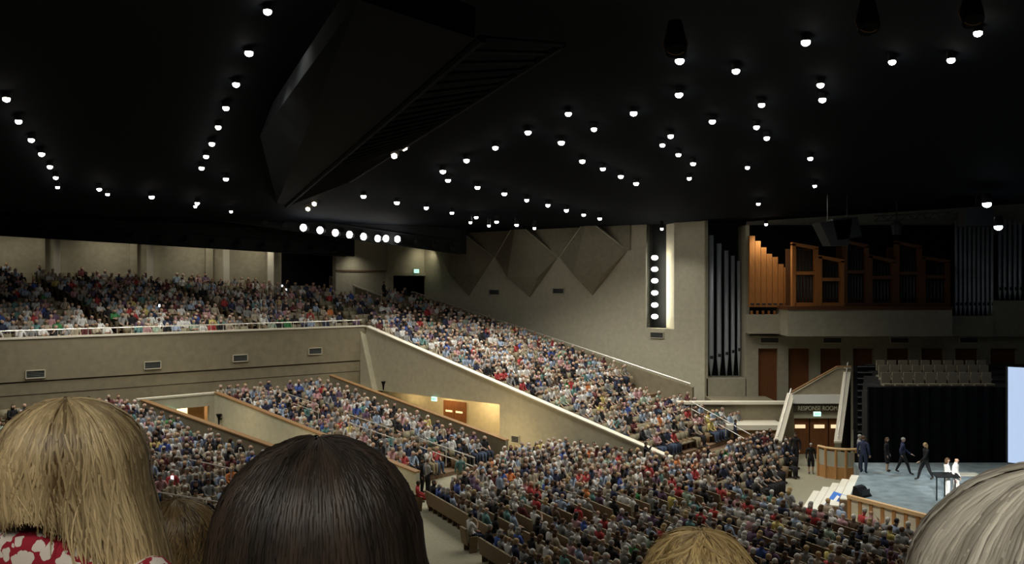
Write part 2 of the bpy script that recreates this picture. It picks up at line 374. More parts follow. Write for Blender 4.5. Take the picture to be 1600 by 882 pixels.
for i, vt in enumerate(tp):
    u0 = 1170+i*8.9; y = OY-.5
    b = MB(); wd = 8.3/F*y; z0, z1 = opz(491.4, y), opz(vt-2, y); b.box((0, 0, .25+(z1-z0)/2), (wd, wd, z1-z0-.5)); b.box((0, 0, .12), (wd*.4, wd*.4, .25))
    o = b.build('organ_pipe', 'organ_wood', None, loc=(opx(u0+4.4, y), y, z0)); tag(o, f'square orange wooden organ pipe, {ordn(i+1)} in the descending row', 'organ pipe', 'square wooden organ pipes')
    q = MB(); q.box((0, -wd*.52, .7), (wd*.7, .03, .12)); q.build('pipe_mouth', 'pipe_dark', o)
cases = [(1238, 1279, 381, 388, 427, 'organ_wood'), (1279, 1319, 401, 408, 437, 'organ_wood'), (1319, 1358, 377, 385, 425, 'organ_wood_dark_dim'),
         (1358, 1400, 400, 409, 434, 'organ_wood_dark_dim'), (1400, 1441, 379, 386, 427, 'organ_wood_dark_dim'), (1441, 1485, 402, 409, 433, 'organ_wood_dark_dim')]  # cases farther right get the darker wood as painted dimming
for i, (a, c, v0, v1, vm, m_) in enumerate(cases):
    y = 60.2
    t = empty('organ_case', f'wooden organ case with slanted top and pipes inside, {ordn(i+1)} from the orange pipes', 'organ', (opx(a, y), y, opz(479, y)), 0, 'organ cases on the gallery')
    wd = opx(c, y)-opx(a, y); h0 = opz(v0, y)-opz(479, y); h1 = opz(v1, y)-opz(479, y); hm = opz(vm, y)-opz(479, y)
    b = MB(); b.box((.12, .2, h0/2), (.24, .4, h0)); b.build('post', m_, t)
    b = MB(); b.box((wd-.12, .2, h1/2), (.24, .4, h1)); b.build('post', m_, t)
    b = MB(); b.prism([(0, 0), (wd, 0), (wd, .4), (0, .4)], [h0-.12, h1-.12, h1-.12, h0-.12], [h0+.1, h1+.1, h1+.1, h0+.1]); b.build('top_rail', m_, t)
    b = MB(); b.box((wd/2, .15, hm), (wd-.4, .3, .22)); b.build('cross_rail', m_, t)
    b = MB(); b.box((wd/2, .2, .12), (wd-.4, .4, .24)); b.build('bottom_rail', m_, t)
    b = MB(); b.box((wd/2, 1.5, h1/2), (wd, .05, h1)); b.build('back_panel', 'organ_wood_dark_dim', t)
    for k in range(6):
        xx = .33+(wd-.66)*k/5; hh = h0+(h1-h0)*k/5-.25
        b = MB(); b.path([(xx, .5, .2), (xx, .5, .6), (xx, .5, hh)], [.04, .085, .085], 8); b.build('pipe', 'pipe_dark', t, True)
# vents
def vent(p, tx, wd, h, label):
    t = Vector((tx[0], tx[1], 0)).normalized(); rz = math.atan2(t.y, t.x)
    o = empty('wall_vent', label, 'vent', p, rz, 'wall vents')
    b = MB()
    for c_, s_ in (((0, 0, h/2), (wd, .08, .05)), ((0, 0, -h/2), (wd, .08, .05)), ((-wd/2, 0, 0), (.05, .08, h)), ((wd/2, 0, 0), (.05, .08, h))): b.box(c_, s_)
    b.build('frame', 'wall_plaster', o)
    b = MB(); b.box((0, .05, 0), (wd, .03, h)); b.build('backing', 'truss_dark', o)
    for k in range(5):
        b = MB(); b.box((0, .01, -h/2+h*(k+.5)/5), (wd, .06, h*.07)); b.build('slat', 'vent_grey', o)
ft_ = (Vector(fr)-Vector(fl)).normalized()
for u, v, n_ in ((55, 585, 'leftmost'), (238, 571, 'second'), (375, 560, 'third'), (492, 549, 'fourth')):
    k = (u-800)/F; a = Vector(fl); t = (k*a.y-a.x)/(ft_.x-k*ft_.y); q = a+ft_*t
    vent((q.x+.64*.05, q.y-.77*.05, EYE-(v-441)/F*q.y), ft_, .95, .42, f'{n_} small grille from the left on the balcony front wall')
for u, v, n_ in ((773, 457, 'under the leftmost faceted panels'), (873, 455, 'between the two faceted diamonds'), (1027, 524, 'directly below the lamp niche')):
    p = wallpt(u, v, .06); vent(p, (dx, dy), 1.1, .42, f'grey rectangular wall grille {n_}')
for i, u in enumerate((1202, 1300, 1405, 1513)):
    vent((opx(u), OY-.08 if i else OY-.08, opz(532)), (1, 0), 1.3, .38, f'grille above the brown organ doors, {ordn(i+1)} from the silver niche pipes')
k = (806-800)/F; s_ = (k*ny*41.75-nx*41.75)/(dx-k*dy); x_, y_ = SW(s_, 41.70); vent((x_, y_, opz(687, y_)), (dx, dy), .6, .42, 'small warm lit grille low on the wall under the sloping rail')
# ceiling: a shallow dark pyramid hung over the hall
AP = (0.0, 32.0)
def ceil_z(x, y):
    r = math.hypot(x-AP[0], y-AP[1]); z = EYE+max(4.2, 11.8-.245*r)
    if y > 50 and x > 13: z = max(z, EYE+4.1+(x-13)*.065)
    return z
b = MB(); xs = [-80+4*i for i in range(37)]; ys = [-20+4*j for j in range(29)]
vs = [(x, y, ceil_z(x, y)) for y in ys for x in xs]; nxn = len(xs)
b.add(vs, [[j*nxn+i, (j+1)*nxn+i, (j+1)*nxn+i+1, j*nxn+i+1] for j in range(len(ys)-1) for i in range(nxn-1)])
struct(b.build('ceiling', 'ceiling_black', None, True), 'black ceiling high over the hall')
# closing walls out of view
wallstrip('wall_left', [(-62, -12), (-62, 52)], 0, 15.5, .4, 'wall_dark', 'far left hall wall')
wallstrip('wall_right', [(44, 62), (44, -12)], 0, 15.5, .4, 'wall_dark', 'far right hall wall')
wallstrip('wall_rear', [(44, -11.5), (-62, -11.5)], 0, 19, .4, 'wall_dark', 'wall behind the viewer')
# ---------------------------------------------------------------- raked seating steps
def steps(name, label, rows, m_='step_carpet'):
    root = struct(empty(name, label, None), label)
    for (poly, z0, z1) in rows:
        b = MB(); b.prism(poly, z0, z1); b.build('step', m_, root)
    return root
PITCH = .92
rowsU = []
def wrear(i): return None
for i in range(0, 19):
    D0, D1 = PITCH*i+.42, PITCH*(i+1)+.42; z = hU(D0-.1)
    if D0 > 16.5: wm = 24
    elif D0 > 11.5: wm = 19.6+(17.6-D0)/.25*.98
    else: wm = 57
    wm = min(wm, 47 if D0 > 8.6 else 57)
    w0 = 4.0
    if wm <= 41.7: poly = [SW(sf(w0)-D1, w0), SW(sf(w0)-D0, w0), SW(sf(wm)-D0, wm), SW(sf(wm)-D1, wm)]
    else: poly = [SW(sf(w0)-D1, w0), SW(sf(w0)-D0, w0), SW(-47.9-D0, 41.7), SW(-47.9-D0, min(wm, 55)), SW(-47.9-D1, min(wm, 55)), SW(-47.9-D1, 41.7)]
    rowsU.append((poly, z-.5, z))
steps('floor_balcony', 'stepped floor of the upper balcony', rowsU)
rowsR = []
for i in range(1, 27):
    D0, D1 = -PITCH*i, -PITCH*(i-1); z = max(.1, hU(D0+.3))
    rowsR.append(([SW(-47.9-D1, 42.1), SW(-47.9-D0, 42.1), SW(-47.9-D0, 55), SW(-47.9-D1, 55)], max(0, z-.5), z))
steps('floor_arm', 'stepped floor of the side seating beneath the faceted wall', rowsR)
def hB(s): return max(0, 2.75*(1-(s+49)/17.0)) if s < -32 else 0
def hA(s): return max(0, .9+(-34.9-s)*.105)
rB = []; rA = []
for i in range(18):
    s0 = -49.3+PITCH*i; rB.append(([SW(s0, 29.9), SW(s0+PITCH, 29.9), SW(s0+PITCH, 38.4), SW(s0, 38.4)], 0, max(.05, hB(s0+.4))))
for i in range(28):
    s0 = -52+PITCH*i; z = hA(s0+.4)
    if z < .05: break
    rA.append(([SW(s0, 6), SW(s0+PITCH, 6), SW(s0+PITCH, 25.3), SW(s0, 25.3)], 0, z))
steps('floor_middle_block', 'stepped floor of the block of seats between the two low walls', rB)
steps('floor_left_block', 'stepped floor of the lower left block of seats', rA)
# low walls of the entrances
def lowwall(name, p0, p1, z0, z1, label, m_='wall_plaster', th=.25, cap=True):
    wallstrip(name, [p0, p1], 0, [z0, z1], th, m_, label)
    if cap:
        a, c = Vector(p0), Vector(p1); t = (c-a).normalized(); k = Vector((-t.y, t.x))
        b = MB(); b.prism([a-k*.05, c-k*.05, c+k*(th+.05), a+k*(th+.05)], [z0, z1, z1, z0], [z0+.07, z1+.07, z1+.07, z0+.07])
        struct(b.build('trim_'+name.split('_', 1)[1], 'rail_wood'), 'brown cap on '+label)
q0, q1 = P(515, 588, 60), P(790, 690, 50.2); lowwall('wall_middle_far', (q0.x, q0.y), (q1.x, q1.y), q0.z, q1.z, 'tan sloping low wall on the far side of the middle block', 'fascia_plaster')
q0, q1 = P(335, 615, 53), P(650, 740, 42.5); lowwall('wall_middle_near', (q0.x, q0.y), (q1.x, q1.y), q0.z, q1.z, 'warm lit sloping low wall on the near side of the middle block')
BLs, BLe = q0.copy(), q1.copy()
q0, q1 = P(220, 627, 50), P(470, 716, 41); lowwall('wall_left_far', (q0.x, q0.y), (q1.x, q1.y), q0.z, q1.z, 'sloping low wall between the left block and the entrance passage', 'fascia_plaster')
q2 = P(335, 613, 53); wa0 = Vector((q0.x-.2, q0.y)); wa1 = Vector((q2.x, q2.y))
lt = (wa1-wa0); 
b = MB(); 
def seg(b, t0, t1, z0, z1, th=.25, off=0.0, mi=0):
    a, c = wa0+lt*t0, wa0+lt*t1; k = Vector((-lt.y, lt.x)).normalized()
    a, c = a+k*off, c+k*off; b.prism([a, c, c+k*th, a+k*th], z0, z1, mi)
seg(b, 0, .50, 0, 3.62); seg(b, .93, 1.02, 0, 3.62); seg(b, .50, .93, 2.95, 3.62)
struct(b.build('wall_passage_end', 'wall_plaster'), 'beige end wall of the entrance passage with a lit opening')
b = MB(); seg(b, 0, 1.03, 3.62, 3.72, .35, -.05); struct(b.build('trim_passage', 'cap_white'), 'pale cap over the end wall of the entrance passage')
b = MB(); seg(b, .45, 1.0, 0, 3.2, .1, 2.2, 0); seg(b, .45, 1.0, 2.95, 3.0, 2.2, .2, 0); struct(b.build('wall_passage_back', 'panel_cream'), 'warm lit wall inside the passage opening')
b = MB(); seg(b, .70, .92, 0, 2.9, .08, .6); struct(b.build('door_20', 'oak'), 'light wooden door in the passage opening')
# wall sconce and exit signs
p = BLs.lerp(BLe, .045); p.z = EYE-(655-441)/F*p.y
sco = empty('wall_sconce', 'dark torch shaped sconce on the warm low wall beside the passage', 'sconce', (p.x-.12, p.y-.15, p.z), 0)
b = MB(); b.path([(0, 0, -.35), (0, 0, .05), (0, 0, .3)], [.03, .07, .18], 8); b.build('cup', 'truss_dark', sco); b = MB(); b.tube((0, 0, 0), (.12, .15, 0), .04, n=6); b.build('bracket', 'truss_dark', sco)
p = P(599, 603, 59.5); b = MB(); b.path([(0, 0, -.3), (0, 0, .05), (0, 0, .28)], [.04, .08, .16], 8); tag(b.build('wall_sconce', 'truss_dark', None, loc=p), 'dark sconce on the wall beneath the corner fin', 'sconce')
def text(body, size, loc, rz, m_, parent, ext=.01, name='lettering'):
    cu = bpy.data.curves.new(name, 'FONT'); cu.body = body; cu.size = size; cu.align_x = 'CENTER'; cu.align_y = 'CENTER'; cu.extrude = ext
    cu.materials.append(M[m_]); t_ = link(name, cu); me = bpy.data.meshes.new_from_object(t_.evaluated_get(bpy.context.evaluated_depsgraph_get())); bpy.data.objects.remove(t_); bpy.data.curves.remove(cu)
    o = link(name, me, parent, loc); o.rotation_euler = (math.pi/2, 0, rz); return o
def exit_sign(p, rz, label, wd=.46):
    o = empty('exit_sign', label, 'sign', p, rz, 'exit signs')
    b = MB(); b.box((0, 0, 0), (wd, .1, wd*.62)); b.build('lit_face', 'exit_glow', o); b = MB(); b.box((0, .07, 0), (wd*1.06, .05, wd*.68)); b.build('housing', 'white', o)
    text('EXIT', wd*.36, (0, -.055, 0), 0, 'exit_text', o)
lz = math.atan2(lt.y, lt.x)
p = wa0+lt*.42; exit_sign((p.x+.05, p.y-.1, EYE-(645-441)/F*p.y), lz, 'glowing green exit sign beside the passage opening in the lower left block', .5)
w_s = 41.75; k = (680-800)/F; s_ = (k*ny*w_s-nx*w_s)/(dx-k*dy); x_, y_ = SW(s_, w_s-.1); exit_sign((x_, y_, opz(624, y_)+.0), DIRYAW, 'glowing green exit sign above the wooden double door below the side seating', .42)
x_, y_ = SW(DW+.3, on_door(647)); exit_sign((x_, y_, opz(424, y_)), math.atan2(ny, nx), 'glowing green exit sign over the wide dark doorway at the top', .5)
exit_sign(P(1277, 647.5, 52.7), 0, 'glowing green exit sign under the response room lettering', .4)
# double door under the arm
t = empty('double_door', 'wooden double door with lit window slots below the side seating', 'door', (*SW(-41.6, 44.15), 0), DIRYAW)
t['kind'] = 'structure'
for sgn in (-1, 1):
    b = MB(); b.box((sgn*.47, -.05, 1.05), (.92, .1, 2.1)); lf = b.build('door_leaf', 'door_brown', t)
    b = MB(); b.box((sgn*.47, -.11, 1.5), (.6, .02, .12)); b.build('window', 'door_glass', lf)
b = MB(); b.box((0, -.03, 2.14), (2.0, .14, .1)); b.box((-.97, -.03, 1.05), (.07, .14, 2.1)); b.box((.97, -.03, 1.05), (.07, .14, 2.1)); b.build('door_frame', 'door_brown', t)
# low walls right of the arm
b = MB(); b.prism([(10.6, 57.5), (17.6, 57.5), (17.6, 57.9), (10.6, 57.9)], 0, EYE-(631-441)/F*57.5)
b.prism([(13.4, 57.9), (17.6, 57.9), (17.6, OY), (13.4, OY)], 0, 2.3)
struct(b.build('wall_cross', 'fascia_plaster'), 'tan low wall with a pale cap between the side seating and the response room')
b = MB(); zc = EYE-(628-441)/F*57.5; b.prism([(10.6, 57.3), (17.6, 57.3), (17.6, 58.0), (10.6, 58.0)], zc-.16, zc); struct(b.build('trim_cross', 'cap_white'), 'pale cap on the low wall under the organ')
b = MB(); zc = EYE-(665-441)/F*55.5; b.prism([(12.0, 55.5), (16.9, 55.5), (16.9, 57.5), (12.0, 57.5)], zc-.3, zc); struct(b.build('trim_cross_lower', 'cap_white'), 'lower pale ledge behind the last side seats')
b = MB(); b.prism([(12.1, 55.7), (16.9, 55.7), (16.9, 57.5), (12.1, 57.5)], 0, zc-.3); struct(b.build('wall_cross_lower', 'rail_wood'), 'brown low wall under the lower pale ledge')
def railpair(a, c, label, drop=.45, posts=3, r=.026, n2=1):
    a, c = Vector(a), Vector(c)
    t = empty('handrail', label, 'handrail', (0, 0, 0), 0, 'handrails')
    for k in range(n2+1):
        b = MB(); b.tube(a-Vector((0, 0, drop*k)), c-Vector((0, 0, drop*k)), r, n=6); b.build('rail', 'rail_metal', t)
    for k in range(posts):
        q = a.lerp(c, (k+.02)/(posts-.96)); b = MB(); b.tube(q, q-Vector((0, 0, .95)), r*.9, n=5); b.build('post', 'rail_metal', t)
railpair(P(1080, 628, 56.5), P(1192, 690, 52.5), 'sloping double handrail at the lower end of the side seating')
railpair(P(436, 611, 54), P(498, 633, 51), 'uppermost double handrail among the middle block audience')
railpair(P(545, 648, 49.5), P(615, 672, 46.8), 'central double handrail among the middle block audience')
railpair(P(655, 685, 47.5), P(742, 716, 44.3), 'lowest double handrail at the foot of the middle block')
railpair(P(240, 706, 41.5), P(362, 733, 38.5), 'upper double handrail crossing the lower left block')
railpair(P(236, 768, 36), P(362, 788, 34), 'lower double handrail crossing the lower left block')
b = MB()
for i in range(41):
    w = 10+i*.78
    x, y = SW(sf(w)-.25, w); b.tube((x, y, 7.2), (x, y, 7.58), .02, n=4)
x0, y0 = SW(sf(8)-.25, 8); x1, y1 = SW(sf(41.6)-.25, 41.6); b.tube((x0, y0, 7.58), (x1, y1, 7.58), .035, n=6)
tag(b.build('handrail', 'rail_metal'), 'long thin metal rail above the balcony front', 'handrail', 'handrails')
# ---------------------------------------------------------------- response room portal
PY = 53.0
t = struct(empty('portal', 'response room portal with sloping side walls and pale beam', None, (0, 0, 0)), 'response room portal with sloping side walls and pale beam')
b = MB(); obox(b, 1238, 1322, 617, 631, PY-.05, PY+.5, ref=PY); b.build('beam', 'white', t)
b = MB(); obox(b, 1238, 1322, 631, 655, PY+.2, PY+.5, ref=PY); b.build('lintel', 'wall_plaster', t)
b = MB(); ppts = [P(1238, 617, PY), P(1322, 617, PY), P(1330, 576, PY+.6), P(1308, 576, PY+.6)]
b.hexa([p_ for p_ in ppts], [p_+Vector((0, .4, 0)) for p_ in ppts]); b.build('sloping_panel', 'fascia_plaster', t)
b = MB(); b.path([P(1237, 613, PY-.1), P(1308, 573.5, PY+.5), P(1330, 573.5, PY+.5)], .06, 6); b.build('top_rail', 'rail_wood', t)
b = MB(); obox(b, 1236, 1320, 655, 712, PY+.45, PY+.6, ref=PY); b.build('door_recess', 'black', t)
def sidewall(u0, v0, u1, v1, y0, y1, th, nm):
    a, c = P(u0, v0, y0), P(u1, v1, y1); b = MB()
    b.hexa([(a.x, a.y, 0), (c.x, c.y, 0), (c.x+th, c.y, 0), (a.x+th, a.y, 0)], [a, c, c+Vector((th, 0, 0)), a+Vector((th, 0, 0))], 0)
    b.build(nm, 'fascia_plaster', t)
    b = MB(); b.hexa([a+Vector((-.04, 0, 0)), c+Vector((-.04, 0, 0)), c+Vector((th+.04, 0, 0)), a+Vector((th+.04, 0, 0))], [q+Vector((0, 0, .1)) for q in (a+Vector((-.04, 0, 0)), c+Vector((-.04, 0, 0)), c+Vector((th+.04, 0, 0)), a+Vector((th+.04, 0, 0)))]); b.build('cap', 'cap_white', t)
    b = MB(); b.tube(a+Vector((th*.5, 0, .35)), c+Vector((th*.5, 0, .35)), .04, n=6); b.build('rail', 'rail_metal', t)
sidewall(1231, 617, 1210, 692, PY+.3, 50.4, .38, 'side_wall'); sidewall(1320, 576, 1304, 693, PY+.8, 50.0, .36, 'side_wall')
for a, c in ((1239, 1267), (1269, 1297), (1299, 1316)):
    b = MB(); obox(b, a, c, 656, 712, PY+.35, PY+.45, ref=PY); d_ = b.build('door_leaf', 'door_brown', t)
    b = MB(); m0 = (a+c)/2; obox(b, m0-8 if c < 1300 else m0-6, m0+8 if c < 1300 else m0+7, 665.5, 671, PY+.3, PY+.36, ref=PY); b.build('window', 'door_glass', d_)
sg = empty('sign', 'brown sign reading RESPONSE ROOM over the portal doors', 'sign', P(1277, 638.5, PY+.12))
b = MB(); b.box((0, 0, 0), (2.85, .08, .46)); b.build('board', 'sign_plate', sg)
tx = text('RESPONSE ROOM', .37, (0, -.05, 0), 0, 'sign_letters', sg, .012); tx.scale = (.80, 1, 1)
# ---------------------------------------------------------------- stage
SZ = EYE-9.0
def G(u, v, z=0):                                        # point at height z seen at (u, v)
    y = (EYE-z)*F/(v-441); return Vector(((u-800)/F*y, y, z))
c0, c1, c2, c3 = G(1328, 775, SZ), G(1455, 807, SZ), G(1620, 868, SZ), G(1346, 735, SZ)
poly = [(c3.x, c3.y), (c0.x, c0.y), (c1.x, c1.y), (c2.x, c2.y), (40, 27), (40, 44.6), (c3.x+.3, 44.6)]
b = MB(); b.prism(poly, 0, SZ); struct(b.build('floor_stage', 'stage_carpet'), 'blue grey carpeted stage platform')
def facing(a, c, n, base):
    a, c = Vector((a.x, a.y)), Vector((c.x, c.y)); t = (c-a).normalized(); k = Vector((t.y, -t.x)); L = (c-a).length; rz = math.atan2(t.y, t.x)
    e = empty('stage_front', base, 'stage', (a.x, a.y, 0), rz); e['kind'] = 'structure'
    b = MB(); b.box((L/2, -.10, SZ-.02), (L, .2, .14)); b.build('top_trim', 'oak_light', e)
    b = MB(); b.box((L/2, -.05, .08), (L, .12, .16)); b.build('base_board', 'oak', e)
    for i in range(n):
        b = MB(); b.box((L*(i+.5)/n, -.03, SZ/2), (L/n-.16, .06, SZ-.2)); b.build('panel', 'panel_cream', e)
        b = MB(); b.box((L*i/n+.04, -.06, SZ/2), (.15, .12, SZ-.16)); b.build('post', 'oak', e)
facing(c0, c1, 7, 'cream panelled stage front with orange wooden posts'); facing(c1, c2, 8, 'continuation of the cream stage front behind the grey blonde head')
# stage steps
ed = Vector((c3.x-c0.x, c3.y-c0.y)); el = ed.length; ed.normalize(); eo = Vector((-ed.y, ed.x))
st = struct(empty('stage_steps', 'pale steps climbing from the aisle to the stage', None), 'pale steps climbing from the aisle to the stage')
for i in range(5):
    o0, o1 = .42*i, .42*(i+1); z = SZ*(1-(i+1)/6.0)
    sh = -.45*i; a = Vector((c0.x, c0.y))+ed*(sh+.2); c = Vector((c0.x, c0.y))+ed*(el-.3-.1*i)
    b = MB(); b.prism([a+eo*o0, a+eo*o1, c+eo*o1, c+eo*o0][::-1], 0, z); b.build('step', 'step_white', st)
    b = MB(); b.prism([a+eo*(o1-.01), a+eo*(o1+.025), c+eo*(o1+.025), c+eo*(o1-.01)][::-1], max(.0, z-.2), z-.015); b.build('nosing', 'rail_wood', st)
    b = MB(); b.prism([a+eo*(o0), a+eo*o1, a+eo*o1-ed*.03, a+eo*o0-ed*.03], 0.02, z-.05); b.build('riser', 'seat_wood', st)
b = MB(); q = G(1304, 783, .85); b.hexa([G(1289, 790, .62), G(1311, 797, .62), G(1323, 777, 1.0), G(1303, 770, 1.0)], [p_+Vector((0, 0, .05)) for p_ in (G(1289, 790, .62), G(1311, 797, .62), G(1323, 777, 1.0), G(1303, 770, 1.0))])
bo = b.build('banner_board', 'blue_board'); tag(bo, 'flat blue board lying across the pale stage steps', 'board')
b = MB(); p1, p2, p3, p4 = [G(u, v, z_)+Vector((0, 0, .06)) for u, v, z_ in ((1300, 787, .72), (1305, 789, .74), (1312, 779, .92), (1308, 777, .92))]
b.hexa([p1, p2, p3, p4], [p_+Vector((0, 0, .01)) for p_ in (p1, p2, p3, p4)]); b.build('white_print', 'white', bo)
# curved wooden enclosure beside the steps
ox, oy = 17.45, 47.6
en = empty('curved_enclosure', 'curved oak enclosure with glazed panels beside the stage steps', 'enclosure', (ox, oy, 0))
angs = [math.radians(a) for a in (190, 215, 240, 262, 285, 310, 335)]
rr = 1.28
for i in range(len(angs)-1):
    a, c = Vector((math.cos(angs[i])*rr, math.sin(angs[i])*rr)), Vector((math.cos(angs[i+1])*rr, math.sin(angs[i+1])*rr)); k = -(a+c).normalized()*.08
    b = MB(); b.prism([a, c, c+k, a+k], 0, .62); b.build('lower_panel', 'oak', en)
    b = MB(); b.prism([a, c, c+k, a+k], .66, 1.42); b.build('glazed_panel', 'glass_dim', en) if i % 2 or i > 3 else b.build('open_panel', 'glass_dim', en)
    b = MB(); b.tube((a.x, a.y, 0), (a.x, a.y, 1.55), .07, n=6); b.build('post', 'oak', en)
b = MB(); b.path([(math.cos(a)*rr, math.sin(a)*rr, 1.58) for a in angs], .07, 6); b.build('hand_rail', 'oak_light', en)
# monitor wedge, lectern group
b = MB(); b.hexa([(-.35, -.25, 0), (.35, -.25, 0), (.35, .25, 0), (-.35, .25, 0)], [(-.3, .05, .38), (.3, .05, .38), (.3, .22, .42), (-.3, .22, .42)])
o = b.build('stage_monitor', 'truss_dark', None, loc=G(1347, 776, SZ)); o.rotation_euler = (0, 0, .6); tag(o, 'black wedge speaker at the stage corner by the steps', 'speaker')
b = MB(); b.box((0, -.19, .2), (.5, .02, .24)); b.build('speaker_grille', 'pipe_dark', o)
lp = G(1478, 783, SZ)
lt_ = empty('lectern', 'slim dark lectern stand before the two brightly lit people', 'lectern', lp)
b = MB(); b.hexa([(-.5, -.2, .98), (.5, -.2, .98), (.5, .2, 1.1), (-.5, .2, 1.1)], [(-.5, -.2, 1.02), (.5, -.2, 1.02), (.5, .2, 1.14), (-.5, .2, 1.14)]); b.build('desk', 'truss_dark', lt_)
for sx in (-.38, -.05, .38):
    b = MB(); b.tube((sx, 0, 0), (sx, 0, 1.0), .03, n=6); b.build('leg', 'truss_dark', lt_)
tb = empty('side_table', 'small pale table beside the lit people on stage', 'table', G(1508, 776, SZ))
b = MB(); b.box((0, 0, .92), (1.1, .5, .05)); b.build('table_top', 'glass_dim', tb)
for sx in (-.5, .5):
    b = MB(); b.tube((sx, 0, 0), (sx, 0, .9), .03, n=6); b.build('leg', 'rail_metal', tb)
# curtain, choir loft, steps
cx0 = opx(1358, 44.6)
b = MB(); pts = []
n = 120
for i in range(n+1):
    x = cx0+(40-cx0)*i/n; pts.append((x, 44.65+.07*math.sin(i*1.9)))
for i in range(n): b.prism([pts[i], pts[i+1], (pts[i+1][0], 44.85), (pts[i][0], 44.85)], SZ, 5.0)
cu = b.build('curtain', 'curtain'); tag(cu, 'black pleated curtain closing the back of the stage', 'curtain')
for r_i in range(5):
    yb = 46.1+r_i*2.4; xl = opx(1376, yb-1.2); zt_ = 4.55+r_i*.12
    b = MB(); b.box(((xl+40)/2, yb, zt_/2), (40-xl, 2.4, zt_)); struct(b.build('floor_choir_%d' % (r_i+1), 'black'), 'dark choir loft step')
for r_i in range(3):
    y = 45.9+r_i*1.5
    for k in range(10):
        u = 1386+k*17.6-r_i*4; x = opx(u, y); z = 4.55+(0, .12, .12)[r_i]+.02
        e_ = empty('choir_chair', f'dim tan choir loft chair, {ordn(k+1)} from the stairs in the {("front", "middle", "back")[r_i]} row', 'chair', (x, y, z), 0, 'choir loft chairs')
        b = MB(); b.box((0, 0, .42), (.46, .46, .1)); b.build('seat', 'choir_cloth', e_)
        b = MB(); b.box((0, .2, .75+r_i*.12), (.46, .08, .55)); b.build('backrest', 'choir_cloth', e_)
        for sx in (-.2, .2):
            b = MB(); b.box((sx, 0, .19), (.04, .4, .38)); b.build('leg', 'black', e_)
cs = struct(empty('stair_choir', 'dark stairs with pale nosings beside the portal', None), 'dark stairs with pale nosings beside the portal')
for i in range(14):
    y = 46.2+i*.62; z = SZ+.15+i*.29
    b = MB(); b.box((opx(1337, y)+.65, y, z/2), (1.3, .62, z)); s1_ = b.build('step', 'curtain', cs)
    b = MB(); b.box((opx(1337, y)+.65, y-.32, z-.02), (1.3, .03, .04)); b.build('nosing', 'vent_grey', s1_)
# projection screen
sy0, sy1 = 38.4, 36.4
sa, sb = P(1575, 574, sy0), P(1575, 723, sy0); ta = P(1640, 572, sy1+.4); 
b = MB(); dsc = Vector((4.6, -3.4, 0)); b.hexa([sb, sb+dsc, sb+dsc+Vector((.1, .15, 0)), sb+Vector((.1, .15, 0))], [sa, sa+dsc, sa+dsc+Vector((.1, .15, 0)), sa+Vector((.1, .15, 0))])
o = b.build('projection_screen', 'screen'); tag(o, 'glowing pale blue projection screen at the edge of the stage', 'screen')
b = MB(); 
for a, c in ((sa, sb), (sa, sa+dsc), (sb, sb+dsc)): b.tube(a+Vector((.03, .12, 0)), c+Vector((.03, .12, 0)), .05, n=5)
b.build('screen_frame', 'black', o)
# ---------------------------------------------------------------- ceiling hardware
L0, L1, R0, R1 = P(366, 268, 62), P(560, 0, 22), P(425, 338, 62), P(742, 60, 24)
b = MB(); up = Vector((0, .5, 1.0)); b.hexa([L0, R0, R1, L1], [L0+up, R0+up, R1+up, L1+up])
tag(b.build('ceiling_beam', 'beam_grey'), 'broad grey slanting beam crossing the black ceiling', 'beam')
cw = empty('catwalk', 'dark slatted lighting catwalk beside the slanting ceiling beam', 'catwalk')
K0, K1 = P(520, 300, 58), P(880, 70, 28)
b = MB(); b.tube(K0, K1, .12, n=6); b.build('rail', 'beam_grey', cw)
b = MB(); q0_, q1_ = R0+Vector((.2, 0, 0)), R1+Vector((.2, 0, 0)); b.tube(q0_, q1_, .12, n=6); b.build('rail', 'beam_grey', cw)
for i in range(34):
    f = i/33; b = MB(); b.tube(q0_.lerp(q1_, f), K0.lerp(K1, f), .08, n=4); b.build('slat', 'truss_dark' if i % 3 else 'beam_grey', cw)
for u0, v0, y0, u1, v1, y1, h, lab in ((-60, 364, 56, 541, 400.5, 70, 2.6, 'long dark lighting bridge hung before the balcony back wall'), (300, 338, 60, 719, 397, 68, 2.7, 'dark lighting bridge carrying the row of eight round lamps')):
    a, c = P(u0, v0, y0), P(u1, v1, y1); dp = Vector((.4, 1.4, 0)); up = Vector((0, 0, h))
    t = empty('lighting_bridge', lab, 'truss', (0, 0, 0), 0, 'lighting bridges')
    b = MB(); b.hexa([a, c, c+dp, a+dp], [a+up, c+up, c+dp+up, a+dp+up]); b.build('box', 'truss_dark', t)
    for f in (.0, .33, .66, 1):
        b = MB(); e_ = Vector((0, -.12, h*f)); b.tube(a+e_, c+e_, .06, n=5); b.build('chord', 'truss_dark', t)
    for i in range(14):
        f = (i+.5)/14; q = a.lerp(c, f)+Vector((0, -.35, .5)); b = MB(); b.path([q+Vector((0, .2, .15)), q, q+Vector((.1, -.25, -.25))], [.1, .17, .2], 8); b.build('spot_can', 'truss_dark', t)
sp = empty('speaker_cluster', 'big black speaker cluster hung before the organ', 'speaker', P(1312, 384, 50))
b = MB(); b.hexa([(-.5, 0, 0), (.5, 0, 0), (.6, 1, 0), (-.6, 1, 0)], [(-1.1, 0, 1.3), (.7, 0, 1.5), (.8, 1.4, 1.5), (-1.1, 1.4, 1.3)]); b.build('cabinet', 'black', sp)
b = MB(); b.hexa([(-.1, 0, .3), (1.25, 0, .5), (1.2, 1, .5), (0, 1, .3)], [(-.4, 0, 1.5), (1.0, 0, 1.6), (1, 1.2, 1.6), (-.3, 1.2, 1.5)]); b.build('cabinet', 'black', sp)
